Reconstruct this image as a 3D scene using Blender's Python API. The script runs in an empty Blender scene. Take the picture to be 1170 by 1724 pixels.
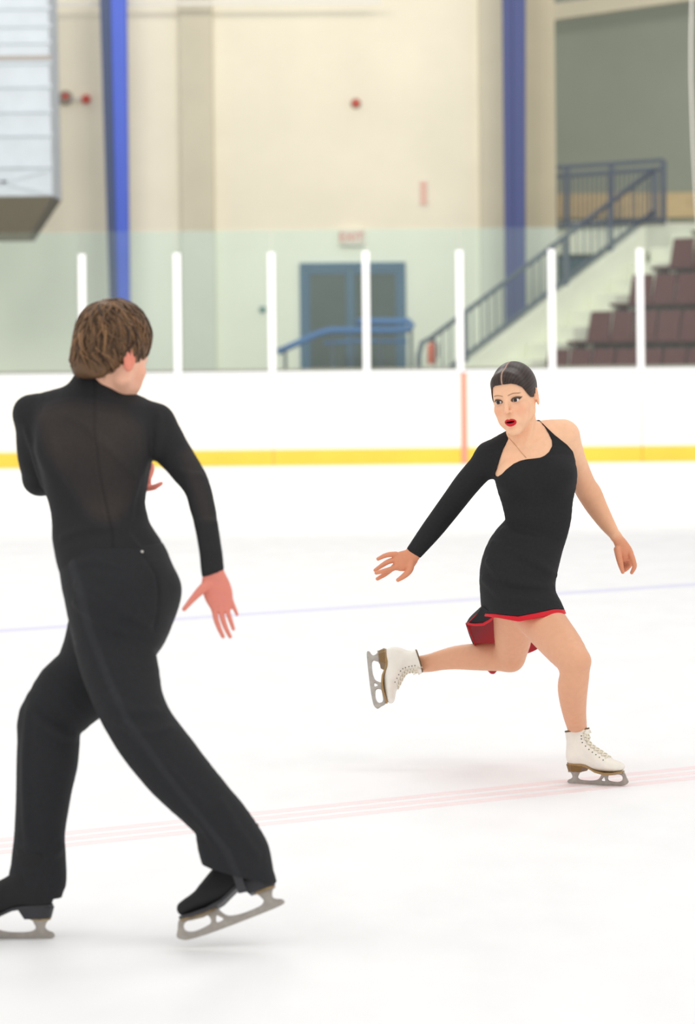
import bpy, bmesh, math, random, time
TIMING = False
import numpy as np
from mathutils import Matrix, Vector
from concurrent.futures import ThreadPoolExecutor

SC = bpy.context.scene
COL = SC.collection

# ------------------------------------------------------------------ camera, light, exposure
F, CX, HY, EYE, ROLL = 6465.0, 585.0, 580.0, 1.45, math.radians(0.6)   # focal length in pixels of a 1170 x 1724 frame
CR, SR = math.cos(ROLL), math.sin(ROLL)
cam_d = bpy.data.cameras.new('camera')
cam = bpy.data.objects.new('camera', cam_d)
COL.objects.link(cam)
cam_d.sensor_fit = 'VERTICAL'
cam_d.sensor_height = 36.0
cam_d.lens = F / 1724 * 36.0
cam_d.shift_y = -(862 - HY) / 1724
cam_d.clip_end = 300
cam_d.dof.use_dof = True
cam_d.dof.focus_distance = 12.25
cam_d.dof.aperture_fstop = 4.6
cam.matrix_world = Matrix.Translation((0, 0, EYE)) @ Matrix.Rotation(math.pi / 2, 4, 'X') @ Matrix.Rotation(-ROLL, 4, 'Z')
SC.camera = cam

w = bpy.data.worlds.new('arena_air')
SC.world = w
w.use_nodes = True
w.node_tree.nodes['Background'].inputs[0].default_value = (1.0, 0.985, 0.965, 1)
w.node_tree.nodes['Background'].inputs[1].default_value = 0.89

def area_light(name, loc, target, sx, sy, power, color=(1, 1, 1)):
    d = bpy.data.lights.new(name, 'AREA')
    d.shape = 'RECTANGLE'; d.size = sx; d.size_y = sy; d.energy = power; d.color = color
    o = bpy.data.objects.new(name, d); COL.objects.link(o)
    o.location = loc
    o.rotation_euler = (Vector(target) - Vector(loc)).to_track_quat('-Z', 'Y').to_euler()
    return o
# hall lamps high over the rink, and one added to even the ice
area_light('hall_and_fill_lamp', (4.5, 6.0, 9.0), (0.3, 12, 0.5), 6, 3, 165, (1, .97, .93))
area_light('hall_and_fill_lamp', (-4.5, 9.0, 9.5), (0, 11.5, 0.5), 6, 3, 100, (1, .98, .95))
area_light('hall_and_fill_lamp', (3.0, 17.0, 9.5), (0.5, 12, 0.6), 6, 3, 150, (1, .98, .95))
area_light('hall_and_fill_lamp', (-3.0, 25.0, 9.5), (0, 24, 0), 7, 3, 260, (1, .98, .95))  # unseen lamp added to even out the mid-rink ice
for lx in (-5, 5):
    area_light('hall_and_fill_lamp', (lx, 33, 10), (lx * .5, 53, 2), 7, 3, 1150, (1, .96, .88))

SC.view_settings.view_transform = 'Standard'
SC.view_settings.look = 'None'
SC.view_settings.gamma = 1.0
SC.view_settings.use_curve_mapping = False
SC.view_settings.exposure = 0.0

# ------------------------------------------------------------------ pixel <-> world
def P(px, py, y):
    dx, dy = px - CX, py - HY
    return Vector(((dx * CR - dy * SR) * y / F, y, EYE - (dx * SR + dy * CR) * y / F))
def ground(px, py, z=0.0):
    dx, dy = px - CX, py - HY
    return P(px, py, (EYE - z) * F / (dx * SR + dy * CR))
def project(p):
    xp = p[..., 0] * F / p[..., 1]
    yp = (EYE - p[..., 2]) * F / p[..., 1]
    return CX + xp * CR + yp * SR, HY - xp * SR + yp * CR

# ------------------------------------------------------------------ materials
def lin(r, g, b):
    f = lambda c: (c / 255 / 12.92) if c / 255 <= 0.04045 else ((c / 255 + 0.055) / 1.055) ** 2.4
    return (f(r), f(g), f(b), 1.0)
def mat(name, rgb, rough=0.6, metal=0.0, spec=0.4, noise=0.0, nscale=20.0, bump=0.0, bscale=60.0, attr=None, sss=0.0, stretch=None, sheen=0.0):
    m = bpy.data.materials.new(name); m.use_nodes = True
    nt = m.node_tree; b = nt.nodes['Principled BSDF']
    b.inputs['Roughness'].default_value = rough
    b.inputs['Metallic'].default_value = metal
    b.inputs['Specular IOR Level'].default_value = spec
    c = rgb if len(rgb) == 4 else (*rgb, 1.0)
    b.inputs['Base Color'].default_value = c
    src = None
    if attr:
        a = nt.nodes.new('ShaderNodeVertexColor'); a.layer_name = attr
        src = a.outputs['Color']
    tc = nt.nodes.new('ShaderNodeTexCoord')
    vec = tc.outputs['Object']
    if stretch:
        mp = nt.nodes.new('ShaderNodeMapping'); mp.inputs['Scale'].default_value = stretch
        nt.links.new(vec, mp.inputs['Vector']); vec = mp.outputs['Vector']
    if noise > 0:
        n = nt.nodes.new('ShaderNodeTexNoise'); n.inputs['Scale'].default_value = nscale; n.inputs['Detail'].default_value = 5
        nt.links.new(vec, n.inputs['Vector'])
        r = nt.nodes.new('ShaderNodeMapRange')
        r.inputs['From Min'].default_value = .3; r.inputs['From Max'].default_value = .7
        r.inputs['To Min'].default_value = 1 - noise; r.inputs['To Max'].default_value = 1 + noise * .6
        nt.links.new(n.outputs['Fac'], r.inputs['Value'])
        mx = nt.nodes.new('ShaderNodeVectorMath'); mx.operation = 'MULTIPLY'
        if src: nt.links.new(src, mx.inputs[0])
        else: mx.inputs[0].default_value = c[:3]
        nt.links.new(r.outputs['Result'], mx.inputs[1])
        src = mx.outputs['Vector']
    if src: nt.links.new(src, b.inputs['Base Color'])
    if bump > 0:
        n2 = nt.nodes.new('ShaderNodeTexNoise'); n2.inputs['Scale'].default_value = bscale; n2.inputs['Detail'].default_value = 4
        nt.links.new(vec, n2.inputs['Vector'])
        bp = nt.nodes.new('ShaderNodeBump'); bp.inputs['Strength'].default_value = bump; bp.inputs['Distance'].default_value = .01
        nt.links.new(n2.outputs['Fac'], bp.inputs['Height']); nt.links.new(bp.outputs['Normal'], b.inputs['Normal'])
    if sss > 0:
        b.inputs['Subsurface Weight'].default_value = sss
        b.inputs['Subsurface Radius'].default_value = (.012, .005, .003)
        b.inputs['Subsurface Scale'].default_value = 1.0
    if sheen > 0:
        b.inputs['Sheen Weight'].default_value = sheen
        b.inputs['Sheen Roughness'].default_value = .6
    return m

# ------------------------------------------------------------------ object helpers
def link(name, me, m=None, parent=None, smooth=False):
    o = bpy.data.objects.new(name, me); COL.objects.link(o)
    if m is not None:
        for mm in (m if isinstance(m, (list, tuple)) else [m]):
            if mm.name not in [x.name for x in me.materials if x]: me.materials.append(mm)
    if parent is not None: o.parent = parent
    if smooth:
        me.polygons.foreach_set('use_smooth', [True] * len(me.polygons))
    return o
def tag(o, label=None, cat=None, group=None, kind=None):
    if label: o['label'] = label
    if cat: o['category'] = cat
    if group: o['group'] = group
    if kind: o['kind'] = kind
    return o
def empty(name, loc, label, cat, group=None):
    o = bpy.data.objects.new(name, None); COL.objects.link(o); o.location = loc; o.empty_display_size = .1
    return tag(o, label, cat, group)
def keep(o, parent):
    """parent a part made in world space without moving it"""
    o.parent = parent
    o.matrix_parent_inverse = Matrix.Translation(parent.matrix_basis.translation).inverted() if parent.type == 'EMPTY' else Matrix.Identity(4)
    return o

class MB:
    """collects boxes, bars, tubes and prisms, then links them as one mesh"""
    def __init__(self): self.v = []; self.f = []
    def add(self, vs, fs):
        n = len(self.v); self.v += [tuple(x) for x in vs]; self.f += [tuple(i + n for i in q) for q in fs]; return self
    def box(self, x0, x1, y0, y1, z0, z1):
        return self.hexa([(x0, y0, z0), (x1, y0, z0), (x1, y1, z0), (x0, y1, z0)], [(x0, y0, z1), (x1, y0, z1), (x1, y1, z1), (x0, y1, z1)])
    def hexa(self, a, b):
        n = len(a)
        return self.add(list(a) + list(b), [tuple(range(n))[::-1], tuple(range(n, 2 * n))] + [(i, (i + 1) % n, n + (i + 1) % n, n + i) for i in range(n)])
    def bar(self, a, b, wdt, hgt=None, up=(0, 0, 1)):
        a, b = Vector(a), Vector(b); hgt = hgt or wdt
        t = (b - a).normalized(); u = Vector(up)
        if abs(t.dot(u)) > .95: u = Vector((0, 1, 0))
        s = t.cross(u).normalized() * wdt / 2; q = s.cross(t).normalized() * hgt / 2
        return self.hexa([a - s - q, a + s - q, a + s + q, a - s + q], [b - s - q, b + s - q, b + s + q, b - s + q])
    def tube(self, pts, r, n=8, closed=False, cap=True):
        pts = [Vector(p) for p in pts]; k = len(pts); rs = r if isinstance(r, (list, tuple)) else [r] * k
        rings = []; ref = None
        for i, p in enumerate(pts):
            t = (pts[min(i + 1, k - 1)] - pts[max(i - 1, 0)]).normalized()
            if ref is None:
                ref = Vector((0, 0, 1)) if abs(t.z) < .9 else Vector((1, 0, 0))
            u = (ref - t * ref.dot(t)).normalized(); ref = u; v = t.cross(u)
            rings.append([p + (u * math.cos(a) + v * math.sin(a)) * rs[i] for a in [2 * math.pi * j / n for j in range(n)]])
        vs = [q for rr in rings for q in rr]
        fs = [(i * n + j, i * n + (j + 1) % n, (i + 1) * n + (j + 1) % n, (i + 1) * n + j) for i in range(k - 1) for j in range(n)]
        if cap: fs += [tuple(range(n))[::-1], tuple(range((k - 1) * n, k * n))]
        return self.add(vs, fs)
    def cyl(self, a, b, r0, r1=None, n=16):
        return self.tube([a, b], [r0, r0 if r1 is None else r1], n)
    def build(self, name, m=None, parent=None, smooth=False, bevel=0.0, seg=2):
        me = bpy.data.meshes.new(name); me.from_pydata(self.v, [], self.f); me.update()
        bm = bmesh.new(); bm.from_mesh(me)
        bmesh.ops.recalc_face_normals(bm, faces=bm.faces)
        if bevel > 0:
            bmesh.ops.bevel(bm, geom=[e for e in bm.edges if len(e.link_faces) == 2 and e.calc_face_angle(0) > .6], offset=bevel, segments=seg, affect='EDGES', profile=.5)
        bm.to_mesh(me); bm.free()
        o = link(name, me, m, None, smooth)
        if parent is not None: keep(o, parent)
        return o

def text_mesh(txt, size, depth):
    c = bpy.data.curves.new('lettering', 'FONT'); c.body = txt; c.size = size; c.extrude = depth
    c.align_x = 'CENTER'; c.align_y = 'CENTER'
    o = bpy.data.objects.new('lettering', c); COL.objects.link(o)
    dg = bpy.context.evaluated_depsgraph_get()
    me = bpy.data.meshes.new_from_object(o.evaluated_get(dg)); bpy.data.objects.remove(o); bpy.data.curves.remove(c)
    return me
# ================================================================== the setting
M = {}
M['ice'] = mat('ice', (0.90, 0.905, 0.915), rough=.5, spec=.10, noise=.03, nscale=5, stretch=(1, .35, 1))
# faint blade scratches as fine relief on the ice
def ice_relief(m):
    nt = m.node_tree; b = nt.nodes['Principled BSDF']
    tc = nt.nodes.new('ShaderNodeTexCoord'); hs = []
    for ang, sc in ((.4, (9, .5, 1)), (-.7, (12, .35, 1)), (1.2, (8, .4, 1))):
        mp = nt.nodes.new('ShaderNodeMapping'); mp.inputs['Rotation'].default_value = (0, 0, ang); mp.inputs['Scale'].default_value = sc
        n = nt.nodes.new('ShaderNodeTexNoise'); n.inputs['Scale'].default_value = 6; n.inputs['Detail'].default_value = 6
        n.inputs['Distortion'].default_value = .4
        nt.links.new(tc.outputs['Object'], mp.inputs[0]); nt.links.new(mp.outputs[0], n.inputs['Vector']); hs.append(n.outputs['Fac'])
    a = nt.nodes.new('ShaderNodeMath'); nt.links.new(hs[0], a.inputs[0]); nt.links.new(hs[1], a.inputs[1])
    a2 = nt.nodes.new('ShaderNodeMath'); nt.links.new(a.outputs[0], a2.inputs[0]); nt.links.new(hs[2], a2.inputs[1])
    bp = nt.nodes.new('ShaderNodeBump'); bp.inputs['Strength'].default_value = .12; bp.inputs['Distance'].default_value = .004
    nt.links.new(a2.outputs[0], bp.inputs['Height']); nt.links.new(bp.outputs[0], b.inputs['Normal'])
ice_relief(M['ice'])
M['wall'] = mat('cream_block_wall', lin(236, 229, 209), rough=.8, noise=.04, nscale=1.2)
def block_courses(m):
    nt = m.node_tree; b = nt.nodes['Principled BSDF']
    tc = nt.nodes.new('ShaderNodeTexCoord'); mp = nt.nodes.new('ShaderNodeMapping'); mp.inputs['Rotation'].default_value = (math.pi / 2, 0, 0)
    br = nt.nodes.new('ShaderNodeTexBrick'); br.inputs['Scale'].default_value = 1; br.inputs['Brick Width'].default_value = .4; br.inputs['Row Height'].default_value = .2; br.inputs['Mortar Size'].default_value = .006
    nt.links.new(tc.outputs['Object'], mp.inputs[0]); nt.links.new(mp.outputs[0], br.inputs['Vector'])
    bp = nt.nodes.new('ShaderNodeBump'); bp.invert = True; bp.inputs['Strength'].default_value = .35; bp.inputs['Distance'].default_value = .01
    nt.links.new(br.outputs['Fac'], bp.inputs['Height']); nt.links.new(bp.outputs[0], b.inputs['Normal'])
block_courses(M['wall'])
M['pilaster'] = mat('grey_beige_pilaster', lin(206, 199, 178), rough=.8, noise=.04, nscale=2)
M['pilaster_far'] = mat('darker_beige_wall', lin(196, 187, 162), rough=.8, noise=.04, nscale=2)  # a darker beige than the pilasters
M['grey_wall'] = mat('grey_green_wall', lin(148, 155, 143), rough=.9, noise=.05, nscale=.8)
M['tan'] = mat('tan_wood', lin(198, 178, 140), rough=.7, noise=.12, nscale=3, stretch=(1, 1, 8))
M['concrete'] = mat('pale_concrete', lin(226, 226, 211), rough=.85, noise=.06, nscale=3)
M['floor_out'] = mat('concourse_floor', lin(120, 118, 112), rough=.8, noise=.05)
M['board'] = mat('white_board', lin(228, 226, 220), rough=.42, noise=.015, nscale=1.5)
M['cap'] = mat('white_cap', lin(230, 232, 238), rough=.4)
M['yellow'] = mat('yellow_kick', lin(216, 188, 66), rough=.5, noise=.05, nscale=3)
M['post'] = mat('white_post', lin(240, 240, 242), rough=.4)
M['redline'] = mat('faded_red_stripe', lin(224, 142, 122), rough=.45)
M['blue'] = mat('blue_steel', lin(70, 98, 208), rough=.45, noise=.04, nscale=2)
M['blue_shade'] = mat('shaded_blue_steel', lin(70, 84, 120), rough=.5, noise=.05)  # blue steel again, with the shade on the web put into its colour
M['bluefar'] = mat('slate_blue_steel', lin(68, 78, 128), rough=.55, noise=.05)
M['rail'] = mat('slate_rail', lin(82, 92, 106), rough=.5, noise=.05)
M['rail_blue'] = mat('blue_rail', lin(66, 112, 170), rough=.5)
M['doorframe'] = mat('steel_blue_frame', lin(72, 106, 134), rough=.5)
M['dark_glass'] = mat('dark_glazing', lin(84, 94, 94), rough=.2, noise=.12, nscale=1.6)
M['dark_glass2'] = mat('teal_glazing', lin(70, 100, 104), rough=.25, noise=.1, nscale=1.6)
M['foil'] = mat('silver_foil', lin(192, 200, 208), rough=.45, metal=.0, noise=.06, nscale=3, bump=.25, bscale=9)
M['duct_shade'] = mat('shaded_duct_sheet', lin(112, 106, 92), rough=.6, noise=.05)  # duct sheet darkened: shade of the underside put into the colour
M['red'] = mat('red_enamel', lin(196, 62, 48), rough=.4)
M['pink'] = mat('faded_red_print', lin(232, 176, 156), rough=.6)
M['greybell'] = mat('grey_metal_bell', lin(150, 140, 132), rough=.45, metal=.3)
M['signwhite'] = mat('sign_white', lin(222, 218, 208), rough=.5)
M['signred'] = mat('sign_red', lin(226, 112, 104), rough=.5)
M['teal'] = mat('teal_paint', lin(78, 132, 130), rough=.5)
M['maroon'] = mat('maroon_seat', lin(92, 44, 50), rough=.6, noise=.12, nscale=6)
M['maroon_dark'] = mat('maroon_dark', lin(60, 32, 38), rough=.6, noise=.1, nscale=6)
M['terrace'] = mat('dark_terrace_floor', lin(92, 72, 70), rough=.8, noise=.1, nscale=3)
M['cable'] = mat('white_cable', lin(225, 222, 215), rough=.6)
M['orange'] = mat('orange_red_enamel', lin(205, 98, 72), rough=.5)
M['pinkice'] = mat('red_line_paint_under_ice', (0.92, 0.79, 0.80), rough=.45, spec=.2, noise=.05, nscale=25, stretch=(.2, 1, 1))
M['blueice'] = mat('blue_line_paint_under_ice', (0.75, 0.745, 0.90), rough=.45, spec=.2, noise=.03, nscale=12)
M['edgeice'] = mat('grey_ice_edge', (.80, .80, .82), rough=.5)

def glass_mat():
    m = bpy.data.materials.new('shield_glass'); m.use_nodes = True; nt = m.node_tree
    for n in list(nt.nodes):
        if n.type != 'OUTPUT_MATERIAL': nt.nodes.remove(n)
    out = nt.nodes['Material Output']
    t = nt.nodes.new('ShaderNodeBsdfTransparent'); t.inputs[0].default_value = (.945, .985, .965, 1)
    d = nt.nodes.new('ShaderNodeBsdfDiffuse'); d.inputs[0].default_value = (.86, .94, .90, 1)
    n = nt.nodes.new('ShaderNodeTexNoise'); n.inputs['Scale'].default_value = .7; n.inputs['Detail'].default_value = 3
    tc = nt.nodes.new('ShaderNodeTexCoord'); nt.links.new(tc.outputs['Object'], n.inputs['Vector'])
    r = nt.nodes.new('ShaderNodeMapRange'); r.inputs['To Min'].default_value = .008; r.inputs['To Max'].default_value = .03
    nt.links.new(n.outputs['Fac'], r.inputs[0])
    g = nt.nodes.new('ShaderNodeBsdfGlossy'); g.inputs['Roughness'].default_value = .05; g.inputs[0].default_value = (.9, .95, .92, 1)
    x1 = nt.nodes.new('ShaderNodeMixShader'); nt.links.new(r.outputs[0], x1.inputs[0]); nt.links.new(t.outputs[0], x1.inputs[1]); nt.links.new(d.outputs[0], x1.inputs[2])
    x2 = nt.nodes.new('ShaderNodeMixShader'); x2.inputs[0].default_value = .012; nt.links.new(x1.outputs[0], x2.inputs[1]); nt.links.new(g.outputs[0], x2.inputs[2])
    nt.links.new(x2.outputs[0], out.inputs[0])
    return m
M['glass'] = glass_mat()

YB, YW = 46.2, 54.0                    # boards, end wall
SB = F / YB
# ---- ice and painted lines
o = MB().box(-16, 16, 1.0, YB + .05, -.05, 0).build('floor', M['ice']); tag(o, 'white skating ice with faint blade scratches', kind='structure')
o = MB().box(-22, 22, YB + .05, 66, -.06, -.01).build('floor', M['floor_out']); tag(o, kind='structure')
def ice_stripe(name, a, b, width, m, off=0.0, h=.0006):
    a, b = Vector(a), Vector(b); t = (b - a).normalized(); n = Vector((-t.y, t.x, 0))
    a = a - t * 4 + n * off; b = b + t * 4 + n * off; w2 = n * width / 2
    q = [a - w2, b - w2, b + w2, a + w2]
    o = MB().hexa([(p.x, p.y, -.004) for p in q], [(p.x, p.y, h) for p in q]).build(name, m)
    return tag(o, kind='structure')
ra, rb = ground(110, 1413), ground(1170, 1301)
for k, off in enumerate((-.115, 0, .115)):
    ice_stripe('trim_%d' % (k + 1), ra, rb, .07, M['pinkice'], off)
ice_stripe('trim_4', ground(0, 1062), ground(1170, 984), .2, M['blueice'])

# ---- end wall with pilasters
def wx(px, y): return (px - CX) * y / F
def wz(py, y): return EYE - (py - HY) * y / F
tag(MB().box(-14, P(936, 300, YW).x, YW, YW + .3, -.05, 9).build('wall_back', M['wall']), kind='structure')
M['wall_low'] = mat('pale_green_lower_wall', lin(233, 235, 222), rough=.7, noise=.03, nscale=1.2)  # paler, greener tone over the lower part of the wall
block_courses(M['wall_low'])
tag(MB().box(-14, P(936, 300, YW).x - .01, YW - .012, YW + .02, -.05, wz(387, YW)).build('wall_lower', M['wall_low']), kind='structure')
def pil(n, px0, px1, m, dep):
    a, b = P(px0, 300, YW).x, P(px1, 300, YW).x
    tag(MB().box(a, b, YW - dep, YW + .01, -.05, 9).build('trim_%d' % n, m, bevel=.01), kind='structure')
M['pilaster_low'] = mat('pale_grey_lower_pilaster', lin(212, 215, 204), rough=.75, noise=.03, nscale=2)  # paler tone over the lower part of each pilaster
def pil_low(n, px0, px1, dep):
    a, b = P(px0, 300, YW).x, P(px1, 300, YW).x
    tag(MB().box(a - .004, b + .004, YW - dep - .008, YW, -.05, wz(387, YW)).build('trim_%d' % n, M['pilaster_low'], bevel=.006), kind='structure')
pil_low(11, 305, 360, .12); pil_low(12, 808, 850, .12); pil_low(13, 884, 936, .06)
pil(5, 305, 360, M['pilaster'], .12)
pil(6, 808, 850, M['pilaster'], .12)
pil(7, 884, 936, M['pilaster_far'], .06)
tag(MB().box(3.0, 16, 60.0, 60.3, -.05, 9.5).build('wall_right', M['grey_wall']), kind='structure')
tag(MB().box(3.0, 16, 59.94, 60.01, wz(372, 60), wz(330, 60)).build('trim_8', M['tan']), kind='structure')
tag(MB().bar(P(925, 22, 59), P(1200, -18, 59), .35, .25).build('trim_9', M['pilaster']), kind='structure')
tag(MB().bar(P(-60, 8, 53.4), P(640, 3, 53.4), .05, .05).build('trim_10', M['cable']), kind='structure')

# ---- steel columns
def column(p0, p1, yb, flange, web, label):
    # p0, p1: (left px, right px, py) at the top and lower down; an H section that widens upward, flange edge on
    c = empty('steel_column', (P((p1[0] + p1[1]) / 2, 600, yb).x, yb, 0), label, 'column', 'blue steel columns of the hall')
    def xs(py, fr):
        t = (py - p0[2]) / (p1[2] - p0[2])
        return (p0[0] + (p1[0] - p0[0]) * t) * (1 - fr) + (p0[1] + (p1[1] - p0[1]) * t) * fr
    def slab(f0, f1, y0, y1):
        ring = []
        for py in (790, -120):
            a, b = P(xs(py, f0), py, yb).x, P(xs(py, f1), py, yb).x
            z = 0 if py == 790 else wz(py, yb)
            ring.append([(a, y0, z), (b, y0, z), (b, y1, z), (a, y1, z)])
        return MB().hexa(ring[0], ring[1])
    slab(.44, 1, yb - .19, yb - .13).build('front_flange', flange, c, bevel=.006)
    slab(.44, 1, yb + .13, yb + .19).build('rear_flange', flange, c, bevel=.006)
    slab(.02, .46, yb - .15, yb + .15).build('web_plate', web, c, bevel=.004)
    b = P(xs(790, .5), 790, yb)
    MB().box(b.x - .3, b.x + .3, yb - .26, yb + .26, -.01, .03).build('base_plate', web, c, bevel=.004)
    return c
column((168, 213, 0), (184, 218, 500), 53.2, M['blue'], M['blue_shade'], 'bright blue steel column behind the glass near the silver duct')
column((845, 884, 0), (850, 884, 500), 53.2, M['bluefar'], M['bluefar'], 'dull blue steel column beside the stair and landing railing')

# ---- hanging silver duct
yd = 50.0
d = empty('air_duct', (P(20, 300, yd).x, yd, wz(395, yd)), 'silver foil wrapped air duct hanging by the end wall, dark tapered underside', 'duct')
xl, xr, xr0 = P(-90, 200, yd).x, P(88, 300, yd).x, P(80, 0, yd).x
MB().hexa([(xl, yd, wz(325, yd)), (xr, yd, wz(325, yd)), (xr, yd + 1.6, wz(325, yd)), (xl, yd + 1.6, wz(325, yd))],
          [(xl, yd, wz(-90, yd)), (xr0, yd, wz(-90, yd)), (xr0, yd + 1.6, wz(-90, yd)), (xl, yd + 1.6, wz(-90, yd))]).build('duct_body', M['foil'], d, bevel=.012)
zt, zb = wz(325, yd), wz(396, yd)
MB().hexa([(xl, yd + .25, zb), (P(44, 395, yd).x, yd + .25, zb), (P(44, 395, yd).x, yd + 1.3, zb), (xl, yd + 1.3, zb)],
          [(xl, yd + .004, zt), (xr - .004, yd + .004, zt), (xr - .004, yd + 1.59, zt), (xl, yd + 1.59, zt)]).build('duct_hopper', M['duct_shade'], d)
for py in (8, 38, 66, 100, 140, 182, 222, 275):
    z = wz(py, yd)
    MB().box(xl, xr + .01, yd - .03, yd + .02, z - .022, z + .022).build('duct_rib', M['foil'], d, bevel=.008)
z = wz(91, yd); MB().box(xl, xr + .006, yd - .022, yd + .02, z - .03, z + .02).build('duct_strap', M['greybell'], d, bevel=.004)
for s in (-1, 1):
    MB().bar((xl, yd - .004, wz(300 - s * 25, yd)), (xr - .05, yd - .004, wz(300 + s * 20, yd)), .05, .03, up=(0, 1, 0)).build('duct_crease', M['foil'], d, bevel=.006)

# ---- fittings on the end wall
def disc(px, py, rpx, dep, y, m, name, parent):
    c = P(px, py, y); r = rpx * y / F
    return MB().cyl((c.x, y, c.z), (c.x, y - dep, c.z), r, r * .8, 20).build(name, m, parent, smooth=False, bevel=.006)
al = empty('fire_alarm_bell', P(115, 165, YW - .02), 'grey fire alarm bell with red centre and red lamp left of the blue column', 'alarm')
disc(110, 165, 13, .09, YW, M['greybell'], 'gong', al); disc(111, 163, 6, .13, YW, M['red'], 'gong_hub', al)
disc(145, 167, 8, .12, YW, M['red'], 'strobe_lamp', al); disc(86, 165, 5, .08, YW, M['red'], 'pull_lamp', al)
a_, b_ = P(84, 166, YW - .02), P(146, 166, YW - .02); MB().bar(a_, b_, .05, .05).build('conduit', M['signwhite'], al)
al = empty('wall_siren', P(599, 174, YW - .02), 'small round red siren alone high on the cream wall', 'alarm')
disc(599, 174, 7, .1, YW, M['red'], 'siren_body', al); disc(599, 174, 9, .03, YW, M['greybell'], 'back_plate', al)
sg = empty('notice_sign', P(713, 325, YW - .01), 'narrow upright faded red sign on cream wall', 'sign')
c = P(713, 325, YW); MB().box(c.x - .062, c.x + .062, YW - .02, YW + .001, c.z - .18, c.z + .18).build('sign_plate', M['signwhite'], sg, bevel=.004)
for k in range(4):
    zc = c.z + .125 - k * .083
    MB().box(c.x - .045, c.x + .045, YW - .026, YW - .019, zc - .03, zc + .03).build('printed_block', M['pink'], sg, bevel=.006)
ex = empty('exit_sign', P(592, 400, YW - .02), 'white exit sign with red letters above the double doors', 'sign')
c = P(592, 400, YW); MB().box(c.x - .17, c.x + .17, YW - .09, YW + .001, c.z - .115, c.z + .115).build('sign_box', M['signwhite'], ex, bevel=.01)
me = text_mesh('EXIT', .17, .004)
o = link('lettering', me, M['signred']); o.matrix_world = Matrix.Translation((c.x, YW - .094, c.z)) @ Matrix.Rotation(math.pi / 2, 4, 'X')
mw = o.matrix_world.copy(); o.parent = ex; o.matrix_parent_inverse = Matrix.Translation(ex.location).inverted(); o.matrix_basis = mw
kb = empty('wall_button', P(442, 521, YW - .02), 'small teal push button on cream wall left of the doors', 'button')
disc(442, 521, 6, .06, YW, M['teal'], 'button_cap', kb); disc(442, 521, 8, .02, YW, M['signwhite'], 'button_plate', kb)

# ---- double doors
dr = empty('door_1', (P(595, 620, YW).x, YW - .06, 0), None, None); dr['kind'] = 'structure'; dr['label'] = 'steel blue framed glass double doors in the end wall'
x0, x1, ztop = P(506, 600, YW).x, P(684, 600, YW).x, wz(442, YW)
yf = YW - .06
f = .085
MB().box(x0, x0 + f, yf, YW + .02, 0, ztop).build('jamb', M['doorframe'], dr, bevel=.006)
MB().box(x1 - f, x1, yf, YW + .02, 0, ztop).build('jamb', M['doorframe'], dr, bevel=.006)
MB().box(x0 + f, x1 - f, yf, YW + .02, ztop - f, ztop).build('head_rail', M['doorframe'], dr, bevel=.006)
xm = P(591, 600, YW).x
for (a, b, nm) in ((x0 + f + .005, xm - .005, 0), (xm + .005, x1 - f - .005, 1)):
    st = .05
    o = MB().box(a, a + st, yf + .01, yf + .06, .02, ztop - f - .01).box(b - st, b, yf + .01, yf + .06, .02, ztop - f - .01).box(a + st, b - st, yf + .01, yf + .06, ztop - f - .07, ztop - f - .01).box(a + st, b - st, yf + .01, yf + .06, .02, .25).build('door_leaf', M['doorframe'], dr)
    p = MB().box(a + st, b - st, yf + .03, yf + .04, .25, ztop - f - .07).build('pane', M['dark_glass']); p.parent = o
    hx = b - .05 if nm == 0 else a + .05
    h = MB().tube([(hx, yf + .01, .95), (hx, yf - .05, .97), (hx, yf - .05, 1.28), (hx, yf + .01, 1.3)], .014, 8).build('pull_handle', M['rail']); h.parent = o

# ---- ramp railing in front of the doors
yr = 52.6
rr = empty('ramp_railing', P(590, 640, yr), 'blue handrail rising to a level run before the double doors', 'railing')
def rail(pts, y, r, nm, m, par, n=8):
    return MB().tube([P(a, b, y) for a, b in pts], r, n).build(nm, m, par, smooth=True)
rail([(467, 593), (500, 578), (535, 562), (556, 556), (610, 556), (660, 556), (688, 554), (694, 547), (688, 541), (640, 541), (600, 542)], yr, .045, 'handrail', M['rail_blue'], rr)
rail([(545, 578), (600, 574), (686, 575)], yr, .02, 'mid_rail', M['rail_blue'], rr)
for px, py in ((480, 588), (560, 556), (592, 556), (640, 556), (692, 550)):
    t = P(px, py, yr); MB().cyl((t.x, yr, -.01), (t.x, yr, t.z), .022, n=8).build('rail_post', M['rail'], rr)

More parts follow.
